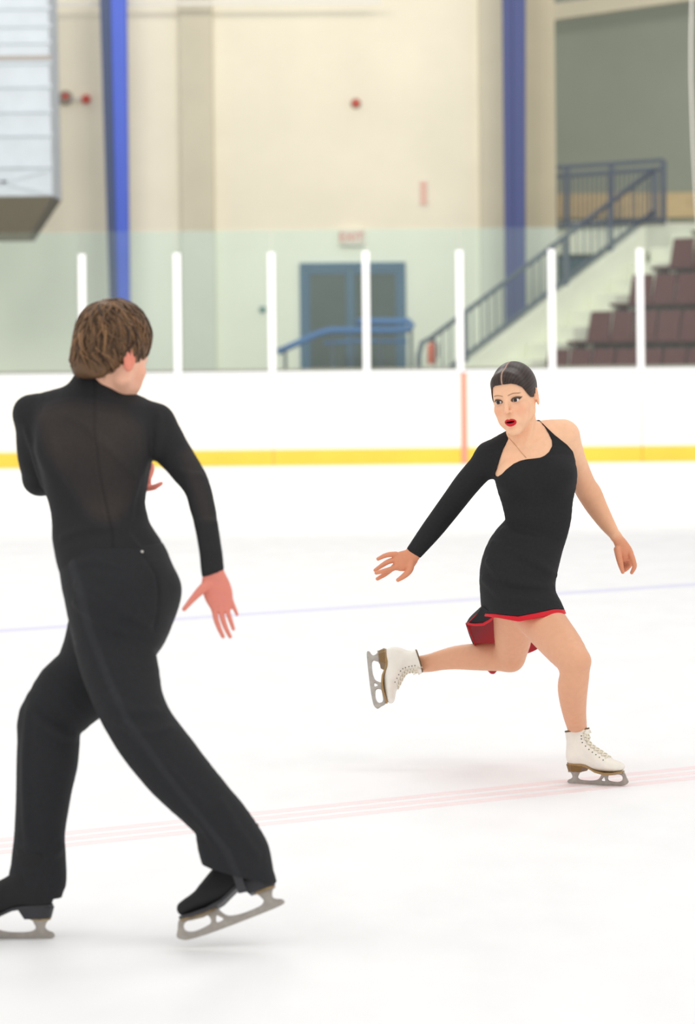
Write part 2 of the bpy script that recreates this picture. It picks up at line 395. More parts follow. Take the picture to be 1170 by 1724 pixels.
# ---- dasher boards, posts and shield glass
base_px = [-1200, -23, 139, 299, 458, 617, 775, 930, 1079, 1226, 2300]
X = [wx(p, YB) for p in base_px]
ZT = 1.13
ords = ['first', 'second', 'third', 'fourth', 'fifth', 'sixth', 'seventh', 'eighth', 'ninth', 'tenth']
secs = [(0, 2), (2, 4), (4, 6), (6, 8), (8, 10)]
where = ['behind the man at the left edge', 'between the man and the ramp railing', 'below the double doors', 'behind the woman, with the red stripe', 'at the right edge below the maroon seats']
for k, (i, j) in enumerate(secs):
    a, b = X[i] + .003, X[j] - .003
    t = empty('dasher_board', ((a + b) / 2, YB, 0), 'white dasher board with yellow kick plate ' + where[k], 'board', 'dasher boards round the rink end')
    MB().box(a, b, YB, YB + .06, .19, ZT - .03).build('facing_panel', M['board'], t, bevel=.004)
    MB().box(a, b, YB - .012, YB + .05, .0, .19).build('kick_plate', M['yellow'], t, bevel=.004)
    MB().box(a, b, YB - .02, YB + .12, ZT - .03, ZT).build('cap_rail', M['cap'], t, bevel=.006)
    MB().box(a, b, YB + .068, YB + .085, ZT, ZT + .035).build('glass_channel', M['greybell'], t)
    for q in range(max(5, int((b - a) / .45))):
        xx = a + (b - a) * (q + .5) / max(5, int((b - a) / .45))
        MB().box(xx - .03, xx + .03, YB + .06, YB + .14, 0, ZT - .03).build('frame_stud', M['greybell'], t)
    if k == 3:
        xs_ = max(wx(770, YB), a + .036)
        MB().box(xs_ - .035, xs_ + .035, YB - .004, YB + .01, .19, ZT - .03).build('red_stripe', M['redline'], t)
        MB().box(xs_ - .035, xs_ + .035, YB - .016, YB, .0, .19).build('red_stripe', M['redline'], t)
post_at = ['left of the frame', 'at the left edge of the frame', 'rising beside the head of the man', 'next right of the man, before the grey pilaster', 'just left of the ramp railing', 'in front of the double doors', 'above the red board stripe', 'in front of the concrete stair', 'in front of the maroon seats', 'right of the maroon seats', 'beyond the right edge']
for k in range(1, 10):
    x = X[k]
    t = empty('shield_post', (x, YB + .06, ZT), 'white upright post between glass shields ' + post_at[k], 'post', 'white posts between the glass shields')
    MB().box(x - .042, x + .042, YB + .025, YB + .045, ZT + .001, 2.57).build('front_cover', M['post'], t, bevel=.006)
    MB().box(x - .03, x + .03, YB + .087, YB + .13, ZT + .001, 2.56).build('post_channel', M['post'], t, bevel=.004)
gl = ['at the far left edge', 'left of the man, before the silver duct', 'behind the head of the man', 'before the grey pilaster', 'before the left door leaf', 'before the right door leaf', 'before the foot of the stair railing', 'before the concrete stair', 'before the maroon seats', 'at the far right edge']
for k in range(0, 9):
    o = MB().box(X[k] + .008, X[k + 1] - .008, YB + .052, YB + .066, ZT + .006, 2.84).build('shield_glass', M['glass'])
    tag(o, 'clear greenish glass shield above the boards ' + gl[k], 'glass', 'glass shields above the boards')
# ---- stands: oblique frame, u climbs to the right and away, v runs along the rows
al_ = math.radians(40)
U = Vector((math.cos(al_), math.sin(al_), 0)); V = Vector((math.sin(al_), -math.cos(al_), 0))
O0 = P(775, 700, 51.0); O0.z = 0
def S(u, v, z): return O0 + U * u + V * v + Vector((0, 0, z))
def sbox(mb, u0, u1, v0, v1, z0, z1):
    return mb.hexa([S(u0, v0, z0), S(u1, v0, z0), S(u1, v1, z0), S(u0, v1, z0)], [S(u0, v0, z1), S(u1, v0, z1), S(u1, v1, z1), S(u0, v1, z1)])
st = empty('stair_flight', S(2, .4, 0), 'pale concrete stair flight climbing right beside the maroon seats', 'stair')
slope = .557
MB().hexa([S(-.5, -.12, 0), S(3.45, -.12, 0), S(3.45, .03, 0), S(-.5, .03, 0)],
          [S(-.5, -.12, 1.12 - .5 * slope), S(3.45, -.12, 1.12 + 3.45 * slope), S(3.45, .03, 1.12 + 3.45 * slope), S(-.5, .03, 1.12 - .5 * slope)]).build('cheek_wall', M['concrete'], st, bevel=.01)
for k in range(11):
    u = .0 + k * .39
    sbox(MB(), u, u + .40 if k < 10 else u + .9, .03, .54, 0, .62 + k * .39 * slope + .17).build('step', M['concrete'], st, bevel=.012)
# landing behind the stair head
ld = empty('landing', P(1000, 390, 54.2), 'raised landing slab behind the blue steel column and stair head', 'platform')
xa, xb = P(884, 385, 54.3).x, P(1125, 385, 54.3).x
MB().box(xa, xb, 54.31, 58.5, wz(432, 54.3), wz(376, 54.3)).build('slab', M['concrete'], ld, bevel=.01)
MB().box(xa, xa + .3, 55, 56.4, 0, wz(432, 54.3)).build('pier', M['concrete'], ld)
MB().box(xb - .3, xb, 55, 56.4, 0, wz(432, 54.3)).build('pier', M['concrete'], ld)
xc, xd = P(1090, 385, 56).x, P(1230, 385, 56).x
MB().box(xc, xd, 56, 59.9, wz(470, 56), wz(382, 56)).build('upper_terrace', M['concrete'], ld, bevel=.01)
# glazed teal screen under the landing
wn = empty('window_1', (P(940, 500, 54.6).x, 54.6, 0), None, None); wn['kind'] = 'structure'; wn['label'] = 'teal framed glazing under the landing'
x0, x1 = P(884, 500, 54.6).x, P(1020, 500, 54.6).x; zt = wz(436, 54.6)
MB().box(x0, x0 + .1, 54.55, 54.65, 0, zt).build('window_frame', M['doorframe'], wn); MB().box(x1 - .1, x1, 54.55, 54.65, 0, zt).build('window_frame', M['doorframe'], wn)
MB().box(x0 + .1, x1 - .1, 54.55, 54.65, zt - .1, zt).build('window_frame', M['doorframe'], wn)
xm = (x0 + x1) / 2 + .06; MB().box(xm - .05, xm + .05, 54.55, 54.65, 0, zt - .1).build('window_frame', M['doorframe'], wn)
MB().box(x0 + .1, xm - .05, 54.59, 54.61, 0, zt - .1).build('pane', M['dark_glass2'], wn); MB().box(xm + .05, x1 - .1, 54.59, 54.61, 0, zt - .1).build('pane', M['dark_glass2'], wn)

# landing railing
yl = 54.2
lr = empty('landing_railing', P(1000, 376, yl), 'slate blue railing with thin balusters along the raised landing', 'railing')
def lerp2(a, b, t): return (a[0] + (b[0] - a[0]) * t, a[1] + (b[1] - a[1]) * t)
T0, T1, B0, B1 = (884, 286), (1117, 270), (884, 384), (1117, 370)
for nm, dy in (('top_rail', 0), ('second_rail', 14)):
    MB().bar(P(T0[0], T0[1] + dy, yl), P(T1[0], T1[1] + dy, yl), .06, .06).build(nm, M['rail'], lr, bevel=.008)
MB().bar(P(*B0, yl), P(*B1, yl), .05, .06).build('bottom_rail', M['rail'], lr, bevel=.008)
for t in (.02, .30, .625, 1.0):
    a, b = lerp2(T0, T1, t), lerp2((884, 390), (1117, 376), t); MB().bar(P(*a, yl), P(*b, yl), .075, .075).build('rail_post', M['rail'], lr, bevel=.008)
for k in range(1, 30):
    t = k / 30; a, b = lerp2((884, 300), (1117, 284), t), lerp2(B0, B1, t)
    MB().cyl(P(*b, yl), P(*a, yl), .009, n=6).build('baluster', M['rail'], lr)
# stair railing on the cheek wall (in the oblique frame)
sr = empty('stair_railing', S(1, -.05, 1.12), 'slate blue stair railing with balusters on the sloping concrete cheek wall', 'railing')
def zc(u): return 1.12 + u * slope
for nm, h in (('handrail', .66), ('bottom_rail', .08)):
    MB().tube([S(-.45, -.05, zc(-.45) + h), S(3.72, -.05, zc(3.72) + h)], .035, 8).build(nm, M['rail'], sr, smooth=True)
MB().tube([S(-.45, -.05, zc(-.45) + .66), S(-.62, -.05, zc(-.5) + .62), S(-.68, -.05, zc(-.5) + .45), S(-.68, -.05, -.01)], .035, 8).build('newel', M['rail'], sr, smooth=True)
for u in (.15, 2.0, 2.85, 3.7):
    MB().bar(S(u, -.05, zc(u) - .02), S(u, -.05, zc(u) + .68), .07, .07).build('rail_post', M['rail'], sr, bevel=.008)
for k in range(30):
    u = -.4 + k * .137
    MB().cyl(S(u, -.05, zc(u) + .08), S(u, -.05, zc(u) + .66), .009, n=6).build('baluster', M['rail'], sr)
# fire extinguisher near the foot of the stair
fe = empty('fire_extinguisher', P(727, 600, 51.8), 'orange red fire extinguisher at the foot of the stair railing', 'extinguisher')
c = P(727, 592, 51.8)
MB().tube([(c.x, 51.8, c.z - .17), (c.x, 51.8, c.z - .155), (c.x, 51.8, c.z + .07), (c.x, 51.8, c.z + .11), (c.x, 51.8, c.z + .13)], [.05, .062, .062, .04, .02], 14).build('cylinder', M['orange'], fe, smooth=True)
MB().box(c.x - .015, c.x + .05, 51.785, 51.815, c.z + .13, c.z + .17).build('valve', M['rail'], fe)
MB().tube([(c.x + .03, 51.77, c.z + .14), (c.x + .085, 51.77, c.z + .1), (c.x + .085, 51.77, c.z - .08)], .012, 6).build('hose', M['rail'], fe)
MB().bar((c.x, 51.8, -.01), (c.x, 51.8, c.z - .165), .16, .1).build('stand', M['signwhite'], fe)

# terraces and seats
def make_seat():
    r = empty('stadium_seat', (0, 0, 0), 'maroon plastic stadium seat', 'seat')
    a = MB().hexa([(-.2, -.04, .40), (.2, -.04, .40), (.2, .34, .40), (-.2, .34, .40)], [(-.21, -.06, .45), (.21, -.06, .45), (.2, .34, .44), (-.2, .34, .44)]).build('seat_pan', M['maroon'], bevel=.015); a.parent = r
    b = MB().hexa([(-.2, .30, .44), (.2, .30, .44), (.2, .36, .44), (-.2, .36, .44)], [(-.19, .38, .84), (.19, .38, .84), (.19, .43, .84), (-.19, .43, .84)]).build('backrest', M['maroon'], bevel=.02); b.parent = r
    for s in (-.17, .17):
        l = MB().box(s - .02, s + .02, .1, .26, 0, .41).build('bracket', M['maroon_dark']); l.parent = r
    return r
proto = make_seat(); first = True
rows = ['bottom', 'second', 'third', 'fourth', 'top']
rot = math.atan2(U.y, U.x) - math.pi / 2
for i in range(5):
    u0, z0 = .55 + i * .79, .52 + i * .5
    tr = sbox(MB(), u0, u0 + .80, .55, 4.6, 0, z0).build('terrace', M['terrace'], bevel=.01); tr['kind'] = 'structure'; tr.name = 'trim_%d' % (20 + i)
    ns = [8, 7, 5, 4, 3][i]
    for k in range(ns):
        if first: s = proto; first = False
        else:
            s = proto.copy(); COL.objects.link(s)
            for ch in proto.children:
                cc = ch.copy(); COL.objects.link(cc); cc.parent = s
        s.location = S(u0 + .10, .80 + k * .44, z0); s.rotation_euler = (0, 0, rot)
        pos = 'next to the concrete stair' if k == 0 else 'at the right end seen' if k == ns - 1 else ords[k] + ' from the concrete stair'
        tag(s, 'maroon stadium seat in the %s row, %s' % (rows[i], pos), 'seat', 'maroon seats in the stand')
# net cable at the right edge
cb = MB().tube([P(1166, -60, 47.5), P(1163, 60, 47.5), P(1163, 130, 47.5), P(1166, 230, 47.5), P(1171, 330, 47.5), P(1178, 430, 47.5), P(1180, 500, 47.5)], .012, 6).build('net_cable', M['cable'], smooth=True)
tag(cb, 'thin white cable hanging down at the right edge above the seats', 'cable')
# ================================================================== organic modelling: smooth-blended distance fields meshed by surface nets
A32 = lambda x: np.asarray(x, dtype=np.float32)
def smin(a, b, k):
    if k <= 0: return np.minimum(a, b)
    h = np.maximum(k - np.abs(a - b), 0) / k
    return np.minimum(a, b) - h * h * k * .25
def smax(a, b, k): return -smin(-a, -b, k)

class Tube:
    """chain of elliptical sections along a smooth curve; w is the wide axis of each section"""
    def __init__(self, cs, rw, rd, wd, sub=3, grow=0.0):
        cs = np.array([list(c) for c in cs], float); rw = np.array(rw, float) + grow; rd = np.array(rd, float) + grow; wd = np.array([list(x) for x in wd], float)
        n = len(cs)
        D = np.concatenate([cs, rw[:, None], rd[:, None], wd], 1)
        if n > 2 and sub > 1:
            ext = np.concatenate([[2 * D[0] - D[1]], D, [2 * D[-1] - D[-2]]]); out = []
            for i in range(n - 1):
                p0, p1, p2, p3 = ext[i], ext[i + 1], ext[i + 2], ext[i + 3]
                for t in np.arange(sub) / sub:
                    out.append(.5 * ((2 * p1) + (-p0 + p2) * t + (2 * p0 - 5 * p1 + 4 * p2 - p3) * t * t + (-p0 + 3 * p1 - 3 * p2 + p3) * t ** 3))
            out.append(D[-1]); D = np.array(out)
        self.c = A32(D[:, :3]); self.rw = A32(D[:, 3]); self.rd = A32(D[:, 4]); self.w = D[:, 5:]
        self.segs = []
        for i in range(len(D) - 1):
            a, b = D[i, :3], D[i + 1, :3]; ax = b - a; L = np.linalg.norm(ax)
            if L < 1e-6: continue
            ax /= L
            def orth(v):
                v = v - ax * v.dot(ax); q = np.linalg.norm(v)
                if q < 1e-6: v = np.cross(ax, [0.3, .5, .8]); q = np.linalg.norm(v)
                return v / q
            self.segs.append((A32(a), A32(ax), np.float32(L), A32(orth(D[i, 5:])), A32(orth(D[i + 1, 5:])), np.float32(D[i, 3]), np.float32(D[i + 1, 3]), np.float32(D[i, 4]), np.float32(D[i + 1, 4])))
        self.mid = A32([s[0] + s[1] * s[2] / 2 for s in self.segs]); self.rad = A32([s[2] / 2 + max(s[5], s[6], s[7], s[8]) for s in self.segs]); self.rat = A32([min(s[5:9]) / max(s[5:9]) for s in self.segs])
        m = max(self.rw.max(), self.rd.max())
        self.lo, self.hi = self.c.min(0) - m, self.c.max(0) + m
    def lb(self, q):
        d = self.mid - q
        e = np.sqrt(np.einsum('ij,ij->i', d, d)) - self.rad
        return np.where(e > 0, e * self.rat, e).min()
    def lbs(self, P_):
        out = np.full(len(P_), 1e9, np.float32)
        for m, r in zip(self.mid, self.rad): d = P_ - m; out = np.minimum(out, np.sqrt(np.einsum('ij,ij->i', d, d)) - r)
        return out
    def __call__(self, p, near=None):
        d = None
        idx = range(len(self.segs))
        if near is not None:
            q, R = near
            dist = np.linalg.norm(self.mid - q, axis=1) - self.rad
            i0 = int(np.argmin(dist))
            ub = np.sqrt(((self.mid[i0] - q) ** 2).sum()) - min(self.segs[i0][5:9])
            idx = np.nonzero((dist - R) * self.rat < max(ub, 0) + R + .004)[0]
        for i in idx:
            a, ax, L, wa, wb, ra, rb, da, db = self.segs[i]
            q = p - a
            s = q @ ax; t = np.minimum(np.maximum(s * (1 / L), 0), 1)
            e = s - t * L
            u = (q @ wa) * (1 - t) + (q @ wb) * t
            q2 = np.einsum('ij,ij->i', q, q) - s * s
            v2 = np.maximum(q2 - u * u, 0)
            rw = ra + (rb - ra) * t; rd = da + (db - da) * t; rm = np.minimum(rw, rd)
            x = (np.sqrt(u * u / (rw * rw) + v2 / (rd * rd) + e * e / (rm * rm)) - 1) * rm
            d = x if d is None else np.minimum(d, x)
        return d
class Ell:
    def lb(self, q): d = self.c - q; e = math.sqrt(d @ d) - self.r.max(); return e * self.r.min() / self.r.max() if e > 0 else e
    def lbs(self, P_): d = P_ - self.c; return np.sqrt(np.einsum('ij,ij->i', d, d)) - self.r.max()
    def __init__(self, c, r, axes=None):
        self.c = A32(c); self.r = A32(r if hasattr(r, '__len__') else (r, r, r)); self.R = None if axes is None else A32(axes)
        m = self.r.max(); self.lo, self.hi = self.c - m, self.c + m
    def __call__(self, p, near=None):
        q = p - self.c
        if self.R is not None: q = q @ self.R.T
        return (np.sqrt(((q / self.r) ** 2).sum(1)) - 1) * self.r.min()
def cap(a, b, ra, rb=None):
    rb = ra if rb is None else rb
    a, b = np.array(list(a), float), np.array(list(b), float)
    w_ = np.cross(b - a, [.31, .87, .4])
    return Tube([a, b], [ra, rb], [ra, rb], [w_, w_], 1)
def chain(pts, rs, sub=3):
    w_ = np.cross(np.array(list(pts[-1])) - np.array(list(pts[0])), [.31, .87, .4])
    return Tube(pts, rs, rs, [w_] * len(pts), sub)
class Plane:
    """inside where (p-c).n < 0"""
    def __init__(self, c, n):
        self.c = A32(list(c)); n = A32(list(n)); self.n = n / np.linalg.norm(n); self.lo = A32([-1e3] * 3); self.hi = A32([1e3] * 3)
    def __call__(self, p, near=None): return (p - self.c) @ self.n
class Prism:
    """everything seen through an outline given in photo pixels, between two depths"""
    def __init__(self, poly, y0, y1, scale):
        self.poly = np.array(poly, np.float32); self.y0, self.y1, self.s = y0, y1, scale; self.lo = A32([-1e3] * 3); self.hi = A32([1e3] * 3)
    def __call__(self, p, near=None):
        x, y = project(p); V = self.poly; n = len(V)
        d = np.full(len(p), 1e9, np.float32); inside = np.zeros(len(p), bool)
        for i in range(n):
            ax, ay = V[i]; bx, by = V[(i + 1) % n]; ex, ey = bx - ax, by - ay
            t = np.clip(((x - ax) * ex + (y - ay) * ey) / (ex * ex + ey * ey + 1e-9), 0, 1)
            d = np.minimum(d, (x - ax - t * ex) ** 2 + (y - ay - t * ey) ** 2)
            c = ((ay > y) != (by > y)) & (x < (bx - ax) * (y - ay) / (by - ay + 1e-12) + ax)
            inside ^= c
        d = np.sqrt(d) / self.s; d = np.where(inside, -d, d)
        return np.maximum(d, np.maximum(self.y0 - p[:, 1], p[:, 1] - self.y1))
class Fn:
    def __init__(self, f, lo=None, hi=None):
        self.f = f; self.lo = A32([-1e3] * 3) if lo is None else A32(lo); self.hi = A32([1e3] * 3) if hi is None else A32(hi)
    def __call__(self, p, near=None): return self.f(p)

class Field:
    def __init__(self, mtx=None):
        self.items = []; self.M = None
        if mtx is not None:
            self.M = np.array(mtx, float); self.Ri = A32(self.M[:3, :3]); self.T = A32(self.M[:3, 3]); self.sc = np.float32(np.cbrt(abs(np.linalg.det(self.M[:3, :3]))))
            self.Inv = A32(np.linalg.inv(self.M[:3, :3])); self.scmin = np.float32(np.linalg.svd(self.M[:3, :3])[1].min())
    def u(self, prim, k=.01, off=0.0): self.items.append(('u', prim, k, off)); return self
    def s(self, prim, k=.003, off=0.0): self.items.append(('s', prim, k, off)); return self
    def i(self, prim, k=.0, off=0.0): self.items.append(('i', prim, k, off)); return self
    def bounds(self):
        lo, hi = np.full(3, 1e9), np.full(3, -1e9)
        for op, pr, k, off in self.items:
            if op != 'u': continue
            l, h = pr.bounds() if isinstance(pr, Field) else (pr.lo, pr.hi)
            lo = np.minimum(lo, l - abs(off)); hi = np.maximum(hi, h + abs(off))
        if self.M is not None:
            cs = np.array([[(lo, hi)[a][0], (lo, hi)[b][1], (lo, hi)[c][2]] for a in (0, 1) for b in (0, 1) for c in (0, 1)]) @ self.M[:3, :3].T + self.M[:3, 3]
            lo, hi = cs.min(0), cs.max(0)
        return lo, hi
    def lb(self, q):
        if self.M is not None: q = self.Inv @ (q - self.T)
        r = min(pr.lb(q) + off - k * .3 for op, pr, k, off in self.items if op == 'u')
        return r * self.scmin if self.M is not None else r
    def lbs(self, P_):
        if self.M is not None: P_ = (P_ - self.T) @ self.Inv.T
        r = None
        for op, pr, k, off in self.items:
            if op == 'u':
                x = pr.lbs(P_) + off - k * .3; r = x if r is None else np.minimum(r, x)
        return r * self.scmin if self.M is not None else r
    def __call__(self, p, near=None):
        if self.M is not None:
            p = (p - self.T) @ self.Inv.T
            if near is not None: near = ((near[0] - self.T) @ self.Inv.T, near[1] / self.sc)
        d = None
        for op, pr, k, off in self.items:
            if near is not None and op == 'u':
                c = pr.lb(near[0]) + off
                if c > near[1] + k + .004:
                    if d is None: d = np.full(len(p), c, np.float32)
                    continue
            x = pr(p, near)
            if off: x = x + off
            if d is None: d = x if op != 's' else -x
            elif op == 'u': d = smin(d, x, k)
            elif op == 's': d = smax(d, -x, k)
            else: d = smax(d, x, k)
        return d * self.sc if self.M is not None else d

def mesh_field(fld, h, lo=None, hi=None, B=16):
    """surface nets on the blocks that the surface crosses; returns verts (n,3) and quads (m,4)"""
    t0_ = time.perf_counter()
    l, g = fld.bounds()
    lo = np.maximum(l, lo) if lo is not None else l; hi = np.minimum(g, hi) if hi is not None else g
    lo = lo - 2.5 * h; nb = np.ceil((hi + 2.5 * h - lo) / (h * B)).astype(int)
    half = h * B * math.sqrt(3) / 2
    ii = np.stack(np.meshgrid(*[np.arange(n) for n in nb], indexing='ij'), -1).reshape(-1, 3)
    ctr = (lo + (ii + .5) * h * B).astype(np.float32)
    sel = np.nonzero(fld.lbs(ctr) < half + .002)[0]
    ctr = ctr[sel]; ii = ii[sel]
    with ThreadPoolExecutor(4) as ex: dc = np.concatenate(list(ex.map(fld, np.array_split(ctr, max(4, len(ctr) // 4000)))))
    act = ii[np.abs(dc) < half * 1.1 + .003]
    loc = np.stack(np.meshgrid(*[np.arange(B + 1)] * 3, indexing='ij'), -1).reshape(-1, 3)
    N = nb * B + 2
    key = lambda c: (c[:, 0].astype(np.int64) * N[1] + c[:, 1]) * N[2] + c[:, 2]
    corners = [(a, b, c) for a in (0, 1) for b in (0, 1) for c in (0, 1)]
    edges = [(a, b) for a in range(8) for b in range(a + 1, 8) if bin(a ^ b).count('1') == 1]
    co = np.array(corners, float)
    def work(blk):
        base = blk * B
        pts = (lo + (base + loc) * h).astype(np.float32)
        q = (lo + (base + B / 2) * h).astype(np.float32)
        v = fld(pts, (q, np.float32(half))).reshape(B + 1, B + 1, B + 1)
        sg = v < 0
        if sg.all() or not sg.any(): return None
        C = np.stack([v[a:a + B, b:b + B, c:c + B] for a, b, c in corners], -1).reshape(-1, 8)
        s = C < 0; k = s.sum(1); sel = np.nonzero((k > 0) & (k < 8))[0]
        if len(sel) == 0: return None
        C = C[sel]; acc = np.zeros((len(sel), 3)); cnt = np.zeros(len(sel))
        for a, b in edges:
            m = (C[:, a] < 0) != (C[:, b] < 0)
            t = np.where(m, C[:, a] / np.where(m, C[:, a] - C[:, b], 1), 0)
            acc += m[:, None] * (co[a] + t[:, None] * (co[b] - co[a])); cnt += m
        cell = base + np.stack(np.unravel_index(sel, (B, B, B)), -1)
        vp = lo + (cell + acc / cnt[:, None]) * h
        ed = []
        for ax in range(3):
            s0 = sg[:B, :B, :B]; s1 = (sg[1:, :B, :B], sg[:B, 1:, :B], sg[:B, :B, 1:])[ax]
            e = np.nonzero((s0 != s1).ravel())[0]
            if len(e): ed.append((ax, base + np.stack(np.unravel_index(e, (B, B, B)), -1), s0.ravel()[e]))
        return cell, vp, ed
    with ThreadPoolExecutor(4) as ex: res = [r for r in ex.map(work, act) if r]
    if TIMING: print('TIMING field', len(ctr), len(act), len(res), round(time.perf_counter() - t0_, 2))
    cell = np.concatenate([r[0] for r in res]); vp = np.concatenate([r[1] for r in res])
    kk = key(cell); od = np.argsort(kk); kk = kk[od]; vp = vp[od]
    quads = []
    offs = {0: [(0, 0, 0), (0, -1, 0), (0, -1, -1), (0, 0, -1)], 1: [(0, 0, 0), (0, 0, -1), (-1, 0, -1), (-1, 0, 0)], 2: [(0, 0, 0), (-1, 0, 0), (-1, -1, 0), (0, -1, 0)]}
    for r in res:
        for ax, e, s in r[2]:
            if (e < 1).any(): e2 = (e >= 1).all(1); e = e[e2]; s = s[e2]
            q = np.stack([key(e + np.array(o)) for o in offs[ax]], 1)
            ix = np.clip(np.searchsorted(kk, q), 0, len(kk) - 1); ok = (kk[ix] == q).all(1)
            ix = ix[ok]; s = s[ok]
            ix[~s] = ix[~s][:, ::-1]
            quads.append(ix)
    return vp, np.concatenate(quads)

def ev(fld, p, cell=.05):
    """field values, worked out cell by cell so that far away parts are skipped"""
    p = np.asarray(p, np.float32)
    if len(p) < 200: return fld(p)
    k = np.floor(p / cell).astype(np.int64); k -= k.min(0); m = k.max(0) + 1
    kk = (k[:, 0] * m[1] + k[:, 1]) * m[2] + k[:, 2]; od = np.argsort(kk, kind='stable'); out = np.empty(len(p), np.float32)
    cut = np.nonzero(np.diff(kk[od]))[0] + 1
    for ix in np.split(od, cut):
        b = p[ix]; c = (b.min(0) + b.max(0)) / 2
        out[ix] = fld(b, (c, np.float32(np.linalg.norm(b - c, axis=1).max() + .002)))
    return out
def grad(fld, p, e=.0008):
    p = np.asarray(p, np.float32); g = np.zeros_like(p); n_ = len(p)
    st_ = np.concatenate([p + A32([e, 0, 0]), p - A32([e, 0, 0]), p + A32([0, e, 0]), p - A32([0, e, 0]), p + A32([0, 0, e]), p - A32([0, 0, e])])
    r = ev(fld, st_).reshape(6, n_)
    for a in range(3): g[:, a] = r[2 * a] - r[2 * a + 1]
    n = np.linalg.norm(g, axis=1, keepdims=True); n[n < 1e-9] = 1
    return g / (2 * e), g / n
def snap(fld, p, it=3, out=0.0):
    """move points onto the surface of a field (and a little outwards)"""
    p = np.array([list(q) for q in p], np.float32)
    for _ in range(it):
        g, n = grad(fld, p); L = np.maximum((g * g).sum(1, keepdims=True), .2)
        p = p - (ev(fld, p)[:, None]) * g / L
    g, n = grad(fld, p)
    return p + n * out, n
def hit(fld, pts, y0, out=0.0):
    """points where lines of sight through photo pixels first meet a field, from depth y0 on"""
    px = np.array([q[0] for q in pts], float); py = np.array([q[1] for q in pts], float); y = np.full(len(px), float(y0))
    dx, dy = px - CX, py - HY
    ux, uz = (dx * CR - dy * SR) / F, -(dx * SR + dy * CR) / F
    for _ in range(60):
        p = np.stack([ux * y, y, EYE + uz * y], 1).astype(np.float32)
        y = y + np.clip(fld(p), -.02, .05) * .9
    p = np.stack([ux * y, y, EYE + uz * y], 1).astype(np.float32)
    return p + grad(fld, p)[1] * out if out else p
def dense(pts, n=11):
    a = np.array([q[:2] for q in pts], float); t = np.linspace(0, len(a) - 1, n); k = np.arange(len(a))
    x = np.interp(t, k, a[:, 0]); y = np.interp(t, k, a[:, 1])
    for _ in range(2): x[1:-1] = (x[:-2] + x[1:-1] * 2 + x[2:]) / 4; y[1:-1] = (y[:-2] + y[1:-1] * 2 + y[2:]) / 4
    return list(zip(x, y))
def taper(r, n=11): return [r * (.2 + .8 * max(0, math.sin(math.pi * k / (n - 1))) ** .6) for k in range(n)]
def smooth_verts(v, q, it=1, lam=.5):
    for _ in range(it):
        acc = np.zeros_like(v); cnt = np.zeros(len(v))
        for a in range(4):
            for b in ((a + 1) % 4, (a + 3) % 4):
                np.add.at(acc, q[:, a], v[q[:, b]]); np.add.at(cnt, q[:, a], 1)
        m = acc / np.maximum(cnt, 1)[:, None]; v = v + lam * (m - v)
    return v
def to_mesh(name, v, q, color=None):
    me = bpy.data.meshes.new(name)
    me.vertices.add(len(v)); me.vertices.foreach_set('co', np.asarray(v, np.float32).ravel())
    me.loops.add(q.size); me.loops.foreach_set('vertex_index', q.astype(np.int32).ravel())
    me.polygons.add(len(q)); me.polygons.foreach_set('loop_start', np.arange(0, q.size, q.shape[1], dtype=np.int32)); me.polygons.foreach_set('loop_total', np.full(len(q), q.shape[1], np.int32))
    me.polygons.foreach_set('use_smooth', np.ones(len(q), bool))
    me.update(calc_edges=True); me.validate()
    if color is not None: paint(me, color)
    return me
def paint(me, color):
    at = me.color_attributes.new('Col', 'FLOAT_COLOR', 'POINT')
    c = np.ones((len(me.vertices), 4), np.float32); c[:, :3] = color
    at.data.foreach_set('color', c.ravel())
def verts_of(me):
    v = np.zeros(len(me.vertices) * 3, np.float32); me.vertices.foreach_get('co', v); return v.reshape(-1, 3)
def refine(me, mask_fn, cuts=1):
    bm = bmesh.new(); bm.from_mesh(me)
    bm.verts.ensure_lookup_table()
    v = np.array([x.co for x in bm.verts], np.float32); m = mask_fn(v)
    es = [e for e in bm.edges if m[e.verts[0].index] and m[e.verts[1].index]]
    bmesh.ops.subdivide_edges(bm, edges=es, cuts=cuts, use_grid_fill=True)
    bm.to_mesh(me); bm.free()
    me.polygons.foreach_set('use_smooth', [True] * len(me.polygons))

def px_m(y): return y / F
def TLR(st, grow=0.0, sub=3, shrink_px=0.0):
    """stations ((left px), (right px), depth, depth ratio): sections read off the outline"""
    cs, rw, rd, wd = [], [], [], []
    for (l, r, y, k) in st:
        a, b = P(l[0], l[1], y), P(r[0], r[1], y)
        cs.append((a + b) / 2); h = (b - a).length / 2 - shrink_px * y / F
        rw.append(h); rd.append(h * k); wd.append((b - a).normalized())
    return Tube(cs, rw, rd, wd, sub, grow)
def TC(st, grow=0.0, sub=3):
    """stations (px, py, depth, radius px[, depth ratio]): round limb sections about a centre line"""
    cs = [P(s[0], s[1], s[2]) for s in st]; wd = []
    for i in range(len(cs)):
        t = cs[min(i + 1, len(cs) - 1)] - cs[max(i - 1, 0)]
        x = Vector((t.z, 0, -t.x)); wd.append(x.normalized() if x.length > 1e-6 else Vector((1, 0, 0)))
    rw = [s[3] * s[2] / F for s in st]; rd = [r * (s[4] if len(s) > 4 else 1.0) for r, s in zip(rw, st)]
    return Tube(cs, rw, rd, wd, sub, grow)
def BALL(px, py, y, r, rx=None): return Ell(P(px, py, y), r * y / F)
def in_poly(x, y, poly):
    V = np.array(poly, float); ins = np.zeros(len(x), bool)
    for i in range(len(V)):
        ax, ay = V[i]; bx, by = V[(i + 1) % len(V)]
        ins ^= ((ay > y) != (by > y)) & (x < (bx - ax) * (y - ay) / (by - ay + 1e-12) + ax)
    return ins
